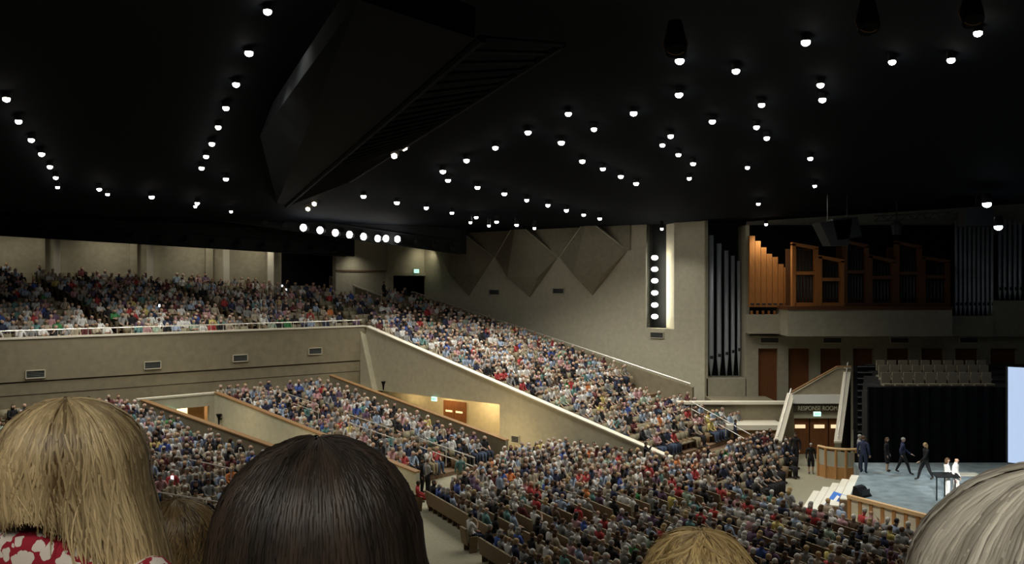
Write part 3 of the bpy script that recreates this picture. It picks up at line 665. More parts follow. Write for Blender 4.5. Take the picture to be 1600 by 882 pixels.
for sx in (-.5, .6): b = MB(); b.tube((sx, .5, 1.2), (sx, .5, 2.9), .03, n=5); b.build('hanger', 'black', sp)
p = P(1401, 352, 52); b = MB(); b.tube(p+Vector((0, 0, .2)), p+Vector((0, 0, 1.4)), .04, n=5); b.path([p+Vector((0, 0, .3)), p, p-Vector((0, 0, .55))], [.1, .33, .25], 8); tag(b.build('moving_light', 'black'), 'dark round stage light hanging under the stage truss', 'stage light')
tr = empty('stage_truss', 'dark horizontal truss with lamps before the organ top', 'truss')
a, c = P(1366, 346, 52), P(1494, 340, 50)
for e_ in (0, .3): b = MB(); b.tube(a+Vector((0, 0, e_)), c+Vector((0, 0, e_)), .04, n=5); b.build('chord', 'black', tr)
for i in range(12): b = MB(); b.tube(a.lerp(c, i/12)+Vector((0, 0, .3*(i % 2))), a.lerp(c, (i+1)/12)+Vector((0, 0, .3*((i+1) % 2))), .025, n=4); b.build('web', 'black', tr)
b = MB(); q = P(1525, 340, 50); b.box(q, (1.6, .8, 1.0)); b.tube(q, q+Vector((0, 0, 1.2)), .04, n=5); tag(b.build('speaker', 'black'), 'black box speaker hanging in front of the right hand pipes', 'speaker')
# lamps
spot = bpy.data.lights.new('downlight', 'SPOT'); spot.energy = DOWN_W; spot.spot_size = math.radians(128); spot.spot_blend = .8; spot.shadow_soft_size = .25; spot.color = (1.0, .95, .83)
spot_near = spot.copy(); spot_near.energy = 200
can = MB(); can.path([(0, 0, .5), (0, 0, .0)], [.2, .24], 10); can_me = can.mesh('lamp_can', 'truss_dark', True)
len_ = MB(); len_.ell((0, 0, 0), (1, 1, .55), 16, 8); lens_me = len_.mesh('lamp_lens', 'lamp_glow', True); lens_blue = len_.mesh('lamp_lens_blue', 'blue_glow', True)
def march(u, v, ymax=61.0):
    k, e = (u-800)/F, (441-v)/F; y = 6.0
    while y < ymax:
        if EYE+e*y > ceil_z(k*y, y)-.3: break
        y += .1
    return P(u, v, y)
def lamp(u, v, px, label, grp, light=True, y=None, m_=None):
    p = P(u, v, y) if y else march(u, v)
    o = empty('ceiling_downlight', label, 'lamp', p, 0, grp)
    r = px/2/F*p.y; c_ = link('can', can_me, o, (0, 0, .04)); c_.scale = (r/.2, r/.2, 1)
    l_ = link('lens', m_ or lens_me, o); l_.scale = (r, r, r*1.55)
    if light:
        s = bpy.data.objects.new('lamp_light', spot); C.objects.link(s); s.parent = o; s.location = (0, 0, -r*.6-.12)
    return o
rows = [
 ('slanting row at the far left edge', [(10, 155, 11), (29, 190, 10), (49, 219, 9), (65, 241, 9), (78, 261, 8), (87, 278, 7), (90, 293, 6)]),
 ('steep row left of the grey beam', [(418, 18, 13), (389, 83, 13), (369, 132, 11), (353, 169, 10), (341, 199, 9), (331, 225, 9), (322, 245, 8), (315, 263, 8), (353, 280, 8)]),
 ('scattered low lamps over the left balcony', [(155, 296, 7), (168, 304, 6), (237, 308, 8), (308, 318, 7), (305, 323, 5), (361, 331, 5)]),
 ('low row right of the catwalk', [(568, 307, 8), (620, 317, 8), (666, 325, 7), (706, 333, 6), (744, 340, 6), (735, 348, 5), (776, 347, 6), (764, 353, 5), (807, 352, 6), (835, 357, 5)]),
 ('rising row towards the middle of the ceiling', [(700, 282, 8), (692, 268, 9), (729, 251, 9), (774, 231, 9), (825, 207, 10), (888, 178, 10)]),
 ('gently falling row above the faceted panels', [(746, 293, 8), (788, 303, 8), (823, 313, 7), (856, 321, 7), (885, 329, 7), (912, 336, 6), (937, 342, 6)]),
 ('short falling row in mid ceiling', [(928, 202, 9), (877, 223, 10), (910, 252, 9), (942, 264, 8), (970, 276, 8), (994, 287, 8)]),
 ('cluster above the lamp niche', [(990, 177, 11), (1062, 95, 14), (1061, 148, 12), (1048, 213, 9), (1035, 227, 8), (1060, 242, 8), (1083, 256, 8), (1077, 279, 7), (1034, 358, 5)]),
 ('cluster above the silver niche pipes', [(1150, 111, 12), (1113, 190, 10), (1190, 164, 10), (1182, 199, 9), (1198, 216, 9), (1168, 262, 7), (1185, 319, 6), (1197, 351, 5)]),
 ('line above the organ cases', [(1259, 66, 14), (1282, 133, 11), (1285, 156, 11), (1266, 248, 8), (1273, 291, 6)]),
 ('trio high over the stage', [(1394, 97, 11), (1486, 94, 12), (1528, 52, 13)]),
]
for nm, ls in rows:
    for i, (u, v, px) in enumerate(ls):
        lamp(u, v, px*1.0, f'bright round lamp, {ordn(i+1)} in the {nm}', nm)
for i, (u, v) in enumerate(((474, 356), (500, 360), (524, 364), (546, 367), (568, 370), (590, 373), (603, 373), (621, 374))):
    o = lamp(u, v, 9.5, f'large round lamp on the lighting bridge, {ordn(i+1)} of eight from the left', 'eight round bridge lamps', False, y=59.0+i*.9); o.children[1].scale = (.21, .21, .44); o.children[0].location = (0, .35, 0); o.children[0].rotation_euler = (-math.pi/2, 0, 0)
for i, v in enumerate((403, 421, 439, 458, 477, 495)):
    w = W+.25; k = (1023-800)/F; s_ = (k*ny*w-nx*w)/(dx-k*dy); x_, y_ = SW(s_, w)
    o = empty('wall_lamp', f'round white lamp in the tall dark niche, {ordn(i+1)} from the top', 'lamp', (x_, y_, opz(v, y_)), 0, 'six lamps stacked in the wall niche')
    l_ = link('lens', lens_me, o); l_.scale = (.24, .24, .3); c_ = MB(); c_.path([(0, .05, 0), (.1, .5, 0)], [.25, .2], 10); c_.build('can', 'truss_dark', o)
    s = bpy.data.objects.new('lamp_light', bpy.data.lights.new('niche_lamp', 'POINT')); s.data.energy = 22; s.data.shadow_soft_size = .15; s.data.color = (1, .95, .7); C.objects.link(s); s.parent = o; s.location = (.32, -.12, 0)
for i, (u, v, px, y) in enumerate(((1542, 319, 13, 46), (1560, 355, 12, 44))):
    o = lamp(u, v, px, ('upper' if i == 0 else 'lower')+' bluish stage lamp hanging above the projection screen', 'bluish stage lamps', False, y=y, m_=lens_blue)
for i, (u, v, du, dv) in enumerate(((481, 327, -2, 5), (491, 319, 3, -5), (616, 244, -4, 7), (632, 231, 5, -8))):
    y = 56 if u < 550 else 44; a, c = P(u-du*.5, v-dv*.5, y), P(u+du*.5, v+dv*.5, y)
    b = MB(); b.path([a, a.lerp(c, .5), c], [.07, .16, .07], 8); o = b.build('catwalk_lamp', 'warm_glow', None, True); tag(o, f'small warm lamp glowing on the catwalk, {ordn(i+1)} from the lower left', 'lamp', 'warm catwalk lamps')
    b = MB(); q = a.lerp(c, .5)+Vector((0, .25, .2)); b.box(q, (.4, .3, .35)); b.build('lamp_housing', 'truss_dark', o)
for i, (u, v) in enumerate(((1355, 33), (1055, 68), (1517, 22))):
    y = 20; b = MB(); p = P(u, v, y); pts = [p+Vector((.28*math.cos(a), .1*math.sin(a), .28*math.sin(a))) for a in np.linspace(0, 2*math.pi, 17)]
    b.path([p+Vector((0, 0, .5)), p+Vector((0, 0, 0)), p-Vector((0, .1, .2))], [.15, .26, .24], 12, 0); b.path(pts, .012, 4, 1)  # the oak-coloured ring paints the reflected glint along the rim
    tag(b.build('spot_housing', ['truss_dark', 'oak']), f'dark round spotlight housing near the top edge, {("above the stage", "above the lamp niche", "above the screen")[i]}', 'spotlight', 'unlit spotlight housings')
def spotlamp(name, loc, tgt, energy, deg, col, size=.15, blend=.4):
    l = bpy.data.lights.new(name, 'SPOT'); l.energy = energy; l.spot_size = math.radians(deg); l.color = col; l.shadow_soft_size = size; l.spot_blend = blend
    o = bpy.data.objects.new(name, l); C.objects.link(o); o.location = loc; o.rotation_euler = (Vector(tgt)-Vector(loc)).to_track_quat('-Z', 'Y').to_euler(); return o
spotlamp('stage_light', P(1542, 319, 46)+Vector((0, -.5, -.5)), G(1430, 775, SZ), 3200, 50, (.66, .84, 1), .2, .9)
spotlamp('stage_light', (6, 9, 15.0), (18.15, 37.15, 2.25), 60000, 4.6, (1, .98, .92), .1, .5)
spotlamp('stage_light', (4, 24, 17.5), G(1390, 790, SZ-.8), 6500, 22, (1, .93, .8), .2, .8)
spotlamp('organ_light', (12, 46, 14), (opx(1235), OY, opz(440)), 900, 19, (1, .80, .5), .2, 1)
for s_, z_, e_ in ((-45.5, 2.55, 60), (-42, 2.55, 90), (-38.5, 2.55, 110), (-36.6, 2.5, 110)):
    l = bpy.data.lights.new('soffit_and_wall_light', 'POINT'); l.energy = e_; l.color = (1, .70, .36); l.shadow_soft_size = .15; o = bpy.data.objects.new('soffit_and_wall_light', l); C.objects.link(o); o.location = (*SW(s_, 42.9), z_)
l = bpy.data.lights.new('soffit_and_wall_light', 'POINT'); l.energy = 110; l.color = (1, .74, .40); l.shadow_soft_size = .2; o = bpy.data.objects.new('soffit_and_wall_light', l); C.objects.link(o); o.location = (*SW(-34.4, 39.3), 1.3)  # unseen warm lamp added before the arm wall, clear of the soffit
p = wa0+lt*.7; l = bpy.data.lights.new('passage_light', 'POINT'); l.energy = 60; l.color = (1, .78, .45); l.shadow_soft_size = .15; o = bpy.data.objects.new('passage_light', l); C.objects.link(o); o.location = (p.x-.8, p.y+1.3, 2.6)
for f in (.2, .55, .85):
    p = BLs.lerp(BLe, f); spotlamp('passage_light', (p.x-1.6, p.y-2.4, 3.6-f), (p.x, p.y, .8), 110, 120, (1, .80, .48), .3, 1)
spotlamp('door_wall_light', (*SW(DW+1.6, on_door(655)), EYE+2.9), (*SW(DW, on_door(655)), EYE+1.2), 70, 130, (1, .9, .65), .1, 1)
spotlamp('door_wall_light', (*SW(DW+1.4, on_door(548)), EYE+2.2), (*SW(DW, on_door(552)), EYE-.5), 60, 130, (1, .93, .75), .1, 1)
for u in (-30, 40, 150, 190, 290, 320, 385, 410):
    p = on_back(u)+bn*2.6; spotlamp('bridge_wash', (p.x, p.y, 13.6), (on_back(u)[0], on_back(u)[1], 11.0), 90, 130, (1, .92, .72), .3, 1)
AB = [(-8, 2), (8, 2), (0, 9), (-14, 10), (14, 10), (24, 18), (-24, 18), (-1.6, -1.8), (.9, -1.9), (-.4, -3.6), (-3.4, -3.0), (3.2, -3.2), (8, -6), (-8, -6)]
for i, (x, y) in enumerate(AB):
    o = empty('ceiling_downlight', f'downlight over the near balcony outside the photo, {ordn(i+1)} of the overhead set', 'lamp', (x, y, ceil_z(x, y)-.4), 0, 'downlights above the viewer')
    link('can', can_me, o, (0, 0, .04)); l_ = link('lens', lens_me, o); l_.scale = (.15, .15, .15)
    s = bpy.data.objects.new('lamp_light', spot_near if i > 6 else spot); C.objects.link(s); s.parent = o; s.location = (0, 0, -.25)
#@@PEOPLE
# ---------------------------------------------------------------- people
def skel(kind):
    J = {}
    if kind.startswith('sit'):
        ln = {'sit_a': (0, 0), 'sit_b': (.03, .02), 'sit_c': (-.06, .04), 'sit_d': (.04, .13), 'sit_near': (0, 0)}[kind]
        lx, ly = ln
        J['pelvis'] = (0, -.04, .53, .150, .115); J['waist'] = (lx*.3, -.06+ly*.3, .69, .135, .105); J['chest'] = (lx*.7, -.08+ly*.7, .90, .165, .115)
        J['neckbase'] = (lx, -.075+ly, 1.06, .070, .065); J['neck'] = (lx, -.06+ly, 1.11, .052, .052); J['headlow'] = (lx*1.1, -.035+ly*1.1, 1.165, .066, .075); J['headmid'] = (lx*1.2, -.035+ly*1.2, 1.225, .078, .088); J['headtop'] = (lx*1.2, -.04+ly*1.2, 1.285, .060, .070)
        for n, sg in (('l', -1), ('r', 1)):
            J['shoulder_'+n] = (lx+sg*.175, -.08+ly, 1.01, .062, .062)
            if kind == 'sit_b': E, Wr, H = (sg*.24, .04, .77), (-sg*.02, .17, .78+.03*sg), (-sg*.10, .17, .80+.03*sg)
            elif kind == 'sit_c' and sg > 0: E, Wr, H = (.22, .10, .80), (.10, .20, .98), (.06, .15, 1.07)
            else: E, Wr, H = (sg*.235, -.01+ly*.8, .77), (sg*.14, .23+ly*.3, .66), (sg*.09, .31+ly*.3, .64)
            J['elbow_'+n] = (*E, .045, .045); J['wrist_'+n] = (*Wr, .029, .029); J['hand_'+n] = (*H, .034, .022)
            J['hip_'+n] = (sg*.095, .05, .53, .092, .090); J['knee_'+n] = (sg*.125, .41, .52, .066, .066); J['ankle_'+n] = (sg*.12, .43, .11, .040, .040); J['toe_'+n] = (sg*.135, .57, .045, .042, .032)
        if kind == 'sit_near':
            J['chest'] = (0, -.11, .98, .19, .13); J['neckbase'] = (0, -.10, 1.105, .12, .09)
            for n, sg in (('l', -1), ('r', 1)): J['shoulder_'+n] = (sg*.175, -.09, 1.075, .072, .068)
    else:
        J['pelvis'] = (0, 0, .95, .155, .115); J['waist'] = (0, -.01, 1.10, .135, .10); J['chest'] = (0, -.02, 1.31, .170, .120)
        J['neckbase'] = (0, -.02, 1.46, .07, .065); J['neck'] = (0, -.01, 1.51, .052, .052); J['headlow'] = (0, .015, 1.57, .066, .075); J['headmid'] = (0, .02, 1.635, .078, .088); J['headtop'] = (0, .012, 1.695, .060, .070)
        for n, sg in (('l', -1), ('r', 1)):
            J['shoulder_'+n] = (sg*.185, -.02, 1.41, .062, .062); sw = 0
            E, Wr, H = (sg*.24, -.04, 1.13), (sg*.25, .06, .89), (sg*.25, .09, .80)
            an = (sg*.10, .0, .10)
            if kind == 'walk':
                sw = sg; E, Wr, H = (sg*.24, -.03-.12*sg, 1.14), (sg*.25, .12-.22*sg, .94), (sg*.24, .20-.26*sg, .89); an = (sg*.09, .30*sg, .11 if sg > 0 else .16)
            if kind == 'stand_arms': E, Wr, H = (sg*.23, .02, 1.14), (sg*.07, .20, 1.12), (sg*.01, .23, 1.11)
            if kind == 'stand_film': E, Wr, H = (sg*.20, .16, 1.28), (sg*.07, .28, 1.50), (sg*.05, .30, 1.57)
            J['elbow_'+n] = (*E, .045, .045); J['wrist_'+n] = (*Wr, .029, .029); J['hand_'+n] = (*H, .034, .022)
            J['hip_'+n] = (sg*.095, .0, .90, .098, .095); J['knee_'+n] = (sg*.105, .03+.16*sw, .50+(0.0), .066, .066); J['ankle_'+n] = (*an, .040, .040); J['toe_'+n] = (an[0]+sg*.03, an[1]+.15, an[2]-.05, .042, .032)
    return J
BONES = [('pelvis', 'waist', 'top'), ('waist', 'chest', 'top'), ('chest', 'neckbase', 'top'), ('neckbase', 'neck', 'skin'), ('neck', 'headlow', 'skin'), ('headlow', 'headmid', 'skin'), ('headmid', 'headtop', 'skin')]
for n in 'lr':
    BONES += [('chest', 'shoulder_'+n, 'top'), ('shoulder_'+n, 'elbow_'+n, 'top'), ('elbow_'+n, 'wrist_'+n, 'fore'), ('wrist_'+n, 'hand_'+n, 'skin'),
              ('pelvis', 'hip_'+n, 'pants'), ('hip_'+n, 'knee_'+n, 'pants'), ('knee_'+n, 'ankle_'+n, 'shin'), ('ankle_'+n, 'toe_'+n, 'shoe')]
def skin_mesh(J, level):
    names = list(J); me = bpy.data.meshes.new('body'); idx = {n: i for i, n in enumerate(names)}
    me.from_pydata([J[n][:3] for n in names], [(idx[a], idx[c]) for a, c, _ in BONES], [])
    o = bpy.data.objects.new('body', me); C.objects.link(o)
    md = o.modifiers.new('s', 'SKIN'); md.branch_smoothing = .6
    if not me.skin_vertices: raise RuntimeError('no skin layer')
    for n, i in idx.items():
        sv = me.skin_vertices[0].data[i]; sv.radius = J[n][3:5]; sv.use_root = (n == 'pelvis')
    if level:
        ms = o.modifiers.new('sub', 'SUBSURF'); ms.levels = level; ms.render_levels = level
    ev = o.evaluated_get(bpy.context.evaluated_depsgraph_get()); m2 = ev.to_mesh()
    V = [tuple(v.co) for v in m2.vertices]; Fc = [tuple(p.vertices) for p in m2.polygons]
    ev.to_mesh_clear(); bpy.data.objects.remove(o); bpy.data.meshes.remove(me)
    # which bone each face belongs to
    A = np.array([J[a][:3] for a, c, _ in BONES]); Bp = np.array([J[c][:3] for a, c, _ in BONES]); rr_ = np.array([(J[a][3]+J[c][3])/2 for a, c, _ in BONES])
    Va = np.array(V); tags = []
    for f in Fc:
        c = Va[list(f)].mean(0); d = Bp-A; t = np.clip(((c-A)*d).sum(1)/(d*d).sum(1), 0, 1)
        dist = np.linalg.norm(c-(A+d*t[:, None]), axis=1)/rr_; tags.append(BONES[int(dist.argmin())][2])
    return V, Fc, tags
def hair_cap(J, style, n=10, m=7):
    h = J['headmid']; c = (h[0], h[1]-.012, h[2]+.012); b = MB(); b.ell(c, (.090, .102, .095), n, m)
    keep = []
    for f in b.f:
        x = sum(b.v[i][0] for i in f)/len(f)-c[0]; y = sum(b.v[i][1] for i in f)/len(f)-c[1]; z = sum(b.v[i][2] for i in f)/len(f)-c[2]
        if z > .035 or (y < .015 and z > -.075) or (y < .0 and style == 'long'): keep.append(f)
    o_ = MB(); o_.v = b.v; o_.f = keep; o_.m = [0]*len(keep)
    if style == 'long':
        z0 = c[2]-.22
        lo = [(c[0]-.085, c[1]-.03, z0), (c[0]-.05, c[1]-.105, z0), (c[0]+.05, c[1]-.105, z0), (c[0]+.085, c[1]-.03, z0)]
        hi = [(c[0]-.088, c[1]+.015, c[2]), (c[0]-.06, c[1]-.100, c[2]), (c[0]+.06, c[1]-.100, c[2]), (c[0]+.088, c[1]+.015, c[2])]
        o_.hexa(lo, hi)
    return o_
def fingers(b, J):
    for n, sg in (('l', -1), ('r', 1)):
        w = Vector(J['wrist_'+n][:3]); h = Vector(J['hand_'+n][:3]); t = (h-w).normalized(); sd = t.cross(Vector((0, 0, 1)))
        sd = sd.normalized() if sd.length > .1 else Vector((0, 1, 0)); dn = Vector((0, 0, -1)) if abs(t.z) < .8 else Vector((0, .3, 0))
        for k, L in enumerate((.060, .070, .065, .050)):
            r0 = h+sd*(.022-.0145*k); b.path([r0, r0+t*L*.6, r0+t*L+dn*.018], [.009, .008, .006], 4)
        r0 = w.lerp(h, .5)+sd*.028*1; b.path([r0, r0+sd*.022+t*.03, r0+sd*.02+t*.058], [.010, .009, .007], 4)
def face_bits(b, J, s=1.0):                                   # nose, ears, eyes, mouth
    h = J['headmid']; cx, cy, cz = h[0], h[1], h[2]; fy = cy+.082
    b.add([(cx-.012, fy-.008, cz-.035), (cx+.012, fy-.008, cz-.035), (cx, fy+.022, cz-.030), (cx, fy-.002, cz+.010)], [[0, 1, 2], [1, 3, 2], [3, 0, 2], [0, 3, 1]], 0)
    for sg in (-1, 1):
        b.ell((cx+sg*.080, cy-.01, cz-.015), (.010, .020, .030), 6, 4, 0)
        b.ell((cx+sg*.030, fy-.006, cz+.008), (.012, .006, .006), 6, 4, 1)
    b.ell((cx, fy-.012, cz-.062), (.024, .006, .005), 6, 4, 2)
mat('lips', (.30, .09, .08), .6); 
HI = {}
def hi_person(kind, level=1):
    key = (kind, level)
    if key in HI: return HI[key]
    J = skel(kind); V, Fc, tags = skin_mesh(J, level)
    b = MB(); b.add(V, Fc, 0)
    for i, t in enumerate(tags):
        if t == 'shoe': b.m[i] = 1
    face_bits(b, J); fingers(b, J)
    body = b.mesh('person', ['skin pale', 'shoe', 'lips'], True)
    Va = np.array(V)
    tmp = bpy.data.meshes.new('t'); tmp.from_pydata(V, [], Fc); tmp.update(); N = np.array([v.normal[:] for v in tmp.vertices]); bpy.data.meshes.remove(tmp)
    def part(sel, off):
        fs = [Fc[i] for i in range(len(Fc)) if tags[i] in sel]; ids = sorted({i for f in fs for i in f}); mp = {k: j for j, k in enumerate(ids)}
        q = MB(); q.add([tuple(Va[i]+N[i]*off) for i in ids], [[mp[i] for i in f] for f in fs]); return q
    res = {'body': body, 'J': J}
    res['shirt_short'] = part(('top',), .012).mesh('shirt', 'top grey', True); res['shirt_long'] = part(('top', 'fore'), .012).mesh('shirt', 'top grey', True)
    res['trousers'] = part(('pants', 'shin'), .010).mesh('trousers', 'pants black', True); res['skirt'] = part(('pants',), .022).mesh('skirt', 'pants black', True)
    res['hair_short'] = hair_cap(J, 'short').mesh('hair', 'hair brown', True); res['hair_long'] = hair_cap(J, 'long').mesh('hair', 'hair brown', True)
    HI[key] = res; return res
def slot(o, i, m_):
    o.material_slots[i].link = 'OBJECT'; o.material_slots[i].material = M[m_]
def add_person(kind, loc, rz, top, hair, long_, skin, pants, label, group=None, sleeve='long', scale=1.0, skirt=False, level=1, name='person', makehair=True):
    r = hi_person(kind, level)
    o = link(name, r['body'], None, loc); o.rotation_euler = (0, 0, rz); o.scale = (scale,)*3; tag(o, label, 'person', group); slot(o, 0, 'skin '+skin)
    c = link('shirt', r['shirt_'+sleeve], o); slot(c, 0, top)
    c = link('skirt' if skirt else 'trousers', r['skirt' if skirt else 'trousers'], o); slot(c, 0, pants)
    if makehair and hair != 'hair bald':
        c = link('hair', r['hair_long' if long_ else 'hair_short'], o); slot(c, 0, hair)
    return o
# low versions for the mass
LO = {}
for kind in ('sit_a', 'sit_b', 'sit_c', 'sit_d'):
    J = skel(kind); V, Fc, tags = skin_mesh(J, 0)
    for st_ in ('short', 'long'):
        hc = hair_cap(J, st_, 8, 5); o_ = len(V); Va = np.array(V+hc.v, dtype=np.float32)
        ff = [list(f) for f in Fc]+[[i+o_ for i in f] for f in hc.f]; tg = tags+['hair']*len(hc.f)
        ff = [f if len(f) == 4 else f+[f[-1]] for f in ff if len(f) in (3, 4)] if False else ff
        LO[(kind, st_)] = (Va, ff, tg)
def choose(d): 
    ks = list(d); return R.choices(ks, [d[k] for k in ks])[0]
# ---------------------------------------------------------------- seat places: (x, y, z, yaw, block, row, seat)
seats = []
def addseat(x, y, z, yaw, block, row, seat): seats.append((x, y, z, yaw, block, row, seat))
YD = DIRYAW-math.pi/2
for i in range(0, 19):                                             # upper balcony
    D = PITCH*i+.90; z = hU(PITCH*i+.32)
    wm = 57
    if D > 11.5: wm = 19.6+(17.6-D)/.25*.98
    if D > 16.5: wm = 24
    wm = min(wm, 47 if D > 8.6 else 54.3)
    w = 8.0; n_ = 0
    while w < wm-.4:
        if not any(abs(w-g) < .62 for g in (17, 26, 34.5, 42.6, 49.5)):
            s = sf(w)-D; x, y = SW(s, w); addseat(x, y, z, YD, 'balcony', i+1, n_); n_ += 1
        w += .56
for i in range(1, 26):                                             # side seating going down to the floor
    D = -PITCH*i+.46; z = max(.1, hU(-PITCH*i+.3)); w = 42.6; n_ = 0
    wmax = 54.6 if i < 16 else (51.5 if i < 21 else 53.5)
    while w < wmax:
        if abs(w-48.5) > .6:
            x, y = SW(-47.9-D, w); addseat(x, y, z, YD, 'side seating', 26-i, n_); n_ += 1
        w += .56
for i in range(1, 18):
    s0 = -49.3+PITCH*i; z = max(.05, hB(s0+.4)); w = 30.35; n_ = 0
    if s0 > -33.0: break
    while w < 38.1:
        if abs(w-34.4) > .55:
            x, y = SW(s0+.5, w); addseat(x, y, z, YD, 'middle block', 18-i, n_); n_ += 1
        w += .56
for i in range(0, 28):
    s0 = -52+PITCH*i; z = hA(s0+.4)
    if z < .05: break
    w = 24.9; n_ = 0
    while w > 6.5:
        if abs(w-18.6) > .6 and s0 > sf(w)+.9:
            x, y = SW(s0+.5, w); addseat(x, y, z, YD, 'left block', 27-i, n_)
            n_ += 1
        w -= .56
SX, SY = 19.1, 44.1
edge0 = Vector((c0.x, c0.y)); 
def near_stage(x, y):
    if x > 12.0 and 36.5 < y < 41.0: return True
    p = Vector((x, y)); best = 9
    for a, c in ((c3, c0), (c0, c1), (c1, c2)):
        a, c = Vector((a.x, a.y)), Vector((c.x, c.y)); t = max(0, min(1, (p-a).dot(c-a)/(c-a).length_squared)); best = min(best, (p-(a+(c-a)*t)).length)
    ins = (c1-c0).to_2d().normalized(); nrm = Vector((-ins.y, ins.x))
    return best < 1.5 or ((p-edge0).dot(nrm) > -1.0 and y < 39)
def floor_ok(x, y):
    if y < 27.5 or near_stage(x, y): return False
    s_, w__ = x*dx+y*dy, x*nx+y*ny; u_ = 800+F*x/y; vf = 441+F*EYE/y
    if s_ < -23.2 and w__ > 41.1: return False
    if x < -3.86+2.35*(40-y)/7.5+.4: return False
    if y > 40.3 and x < -3.2+(y-40.3)*.35: return False
    if y > 46.5 and s_ < -31.0: return False
    if w__ > 52 or u_ > 1236 and y > 39: return False
    if vf < 812 and y > 38.6 and u_ > 1236-max(0, vf-742)*.85: return False
    return True
for i in range(0, 19):                                             # far block, rows like those of the other blocks
    s_ = -14.2-.93*i; w = 52.0; n_ = 0
    while w > 18:
        x, y = SW(s_, w); w -= .55
        if y > 41.3 and floor_ok(x, y) and abs(w-44) > .6: n_ += 1; addseat(x, y, 0, YD, 'far main floor block', i+1, n_-1)
fx_, fy_ = .893, .45
for i in range(0, 34):                                             # near block, turned towards the stage from the other side
    q = 33.5-.93*i; g = 46.0; n_ = 0
    while g > -60:
        g -= .55
        x, y = q*fx_-g*fy_, q*fy_+g*fx_
        if y < 40.6 and floor_ok(x, y) and abs(g-30.2) > .55: n_ += 1; addseat(x, y, 0, math.atan2(fy_, fx_)-math.pi/2, 'near main floor block', i+1, n_-1)
# who sits where
empt = {'balcony': .13, 'side seating': .15, 'middle block': .05, 'left block': .05}
people = []; taken = {}
def pix(x, y, z): return 800+F*x/y, 441-(z-EYE)/y*F
for k, (x, y, z, yaw, bl, row, st_) in enumerate(seats):
    u, v = pix(x, y, z+1.2)
    if y < 5 or u < -60 or u > 1660 or v > 900: continue
    pe = empt.get(bl, .06)
    if bl == 'side seating': pe = .10+.35*(math.sin(x*.7+row*.9)*math.sin(y*.5) > .55)
    if bl == 'balcony': pe = .08+.45*(math.sin(x*.33+2)*math.sin(row*.9+x*.1) > .6)
    if bl == 'balcony' and 455 < u < 600: pe = .45
    if bl == 'far main floor block' and (1078 < u < 1112 and 750 < v < 785 or 1130 < u < 1152 and 745 < v < 770): pe = .97
    if R.random() < pe: continue
    p = dict(k=k, x=x, y=y, z=z, yaw=yaw+R.uniform(-.22, .22), bl=bl, row=row, seat=st_, u=u, v=v, kind=R.choice(('sit_a', 'sit_a', 'sit_b', 'sit_c', 'sit_d')),
             top=choose(TW), hair=choose(HW), long=R.random() < .38, skin=R.choices(('pale', 'tan', 'dark'), (78, 16, 6))[0], pants=choose({'black': 5, 'navy': 3, 'khaki': 2, 'denim': 2}), sc=R.uniform(1.0, 1.12))
    if p['hair'] == 'bald': p['long'] = False
    people.append(p); taken[k] = p
paint = [(267, 660, 'green'), (265, 695, 'blue'), (232, 490, 'yellow'), (197, 484, 'red'), (206, 488, 'red'), (131, 489, 'white'), (511, 475, 'red'), (806, 563, 'red'), (894, 605, 'red'), (920, 598, 'orange'), (1060, 713, 'orange'),
 (1102, 668, 'yellow'), (785, 553, 'light blue'), (502, 615, 'red'), (464, 608, 'blue'), (600, 655, 'pink'), (676, 711, 'red'), (830, 770, 'red'), (842, 776, 'red'), (825, 790, 'maroon'), (854, 762, 'blue'), (870, 775, 'light blue'), (1048, 776, 'yellow'),
 (907, 752, 'red'), (1218, 800, 'red'), (1262, 797, 'red'), (1277, 815, 'red'), (1215, 828, 'yellow'), (1317, 803, 'light blue'), (1399, 825, 'light blue'), (1373, 819, 'beige'), (1386, 834, 'yellow'), (1238, 836, 'white'), (1194, 819, 'white'), (935, 835, 'red'), (1190, 712, 'red'), (1165, 735, 'pale green'), (1150, 760, 'light blue'), (60, 482, 'blue'), (75, 484, 'navy')]
for u, v, c in paint:
    p = min(people, key=lambda q: (q['u']-u)**2+(q['v']+4-v)**2); p['top'] = c
for p in people:                                                    # the dark suited front rows by the stage aisle
    if p['bl'] == 'far main floor block' and p['u'] > 1150-(p['v']-700)*.2: p['top'] = R.choice(('black', 'black', 'navy', 'grey')); p['pants'] = 'black'; p['long'] = False
def hidden(u, v):
    for hu, hv, ru, rv in ((120, 800, 118, 165), (280, 860, 60, 75), (500, 860, 168, 170), (1090, 915, 70, 76), (1650, 965, 240, 225)):
        if ((u-hu)/ru)**2+((v-hv)/rv)**2 < 1: return True
    return u < 0 or u > 1600 or v > 876
cand = sorted([p for p in people if not hidden(p['u'], p['v'])], key=lambda q: q['y'])
single = cand[:272]; sid = {id(p) for p in single}
cname = {'bald': 'bald', 'grey': 'grey-haired', 'white': 'white-haired', 'brown': 'brown-haired', 'dark': 'dark-haired', 'blond': 'blond'}
endname = {'balcony': 'left end', 'side seating': 'rail', 'middle block': 'near wall', 'left block': 'far wall', 'far main floor block': 'far end', 'near main floor block': 'cross aisle'}
hrow = {}
for p in single:
    lab = f"{cname[p['hair']]} person in {p['top']} top, {ordn(p['seat']+1)} from {endname[p['bl']]}, {ordn(p['row'])} row, {p['bl']}"
    add_person(p['kind'], (p['x'], p['y'], p['z']), p['yaw'], 'top '+p['top'], 'hair '+p['hair'], p['long'], p['skin'], 'pants '+p['pants'], lab, 'seated audience', R.choice(('short', 'long')), p['sc'])
rest = [p for p in people if id(p) not in sid]
vs, fidx, flen, cols = [], [], [], []; off = 0
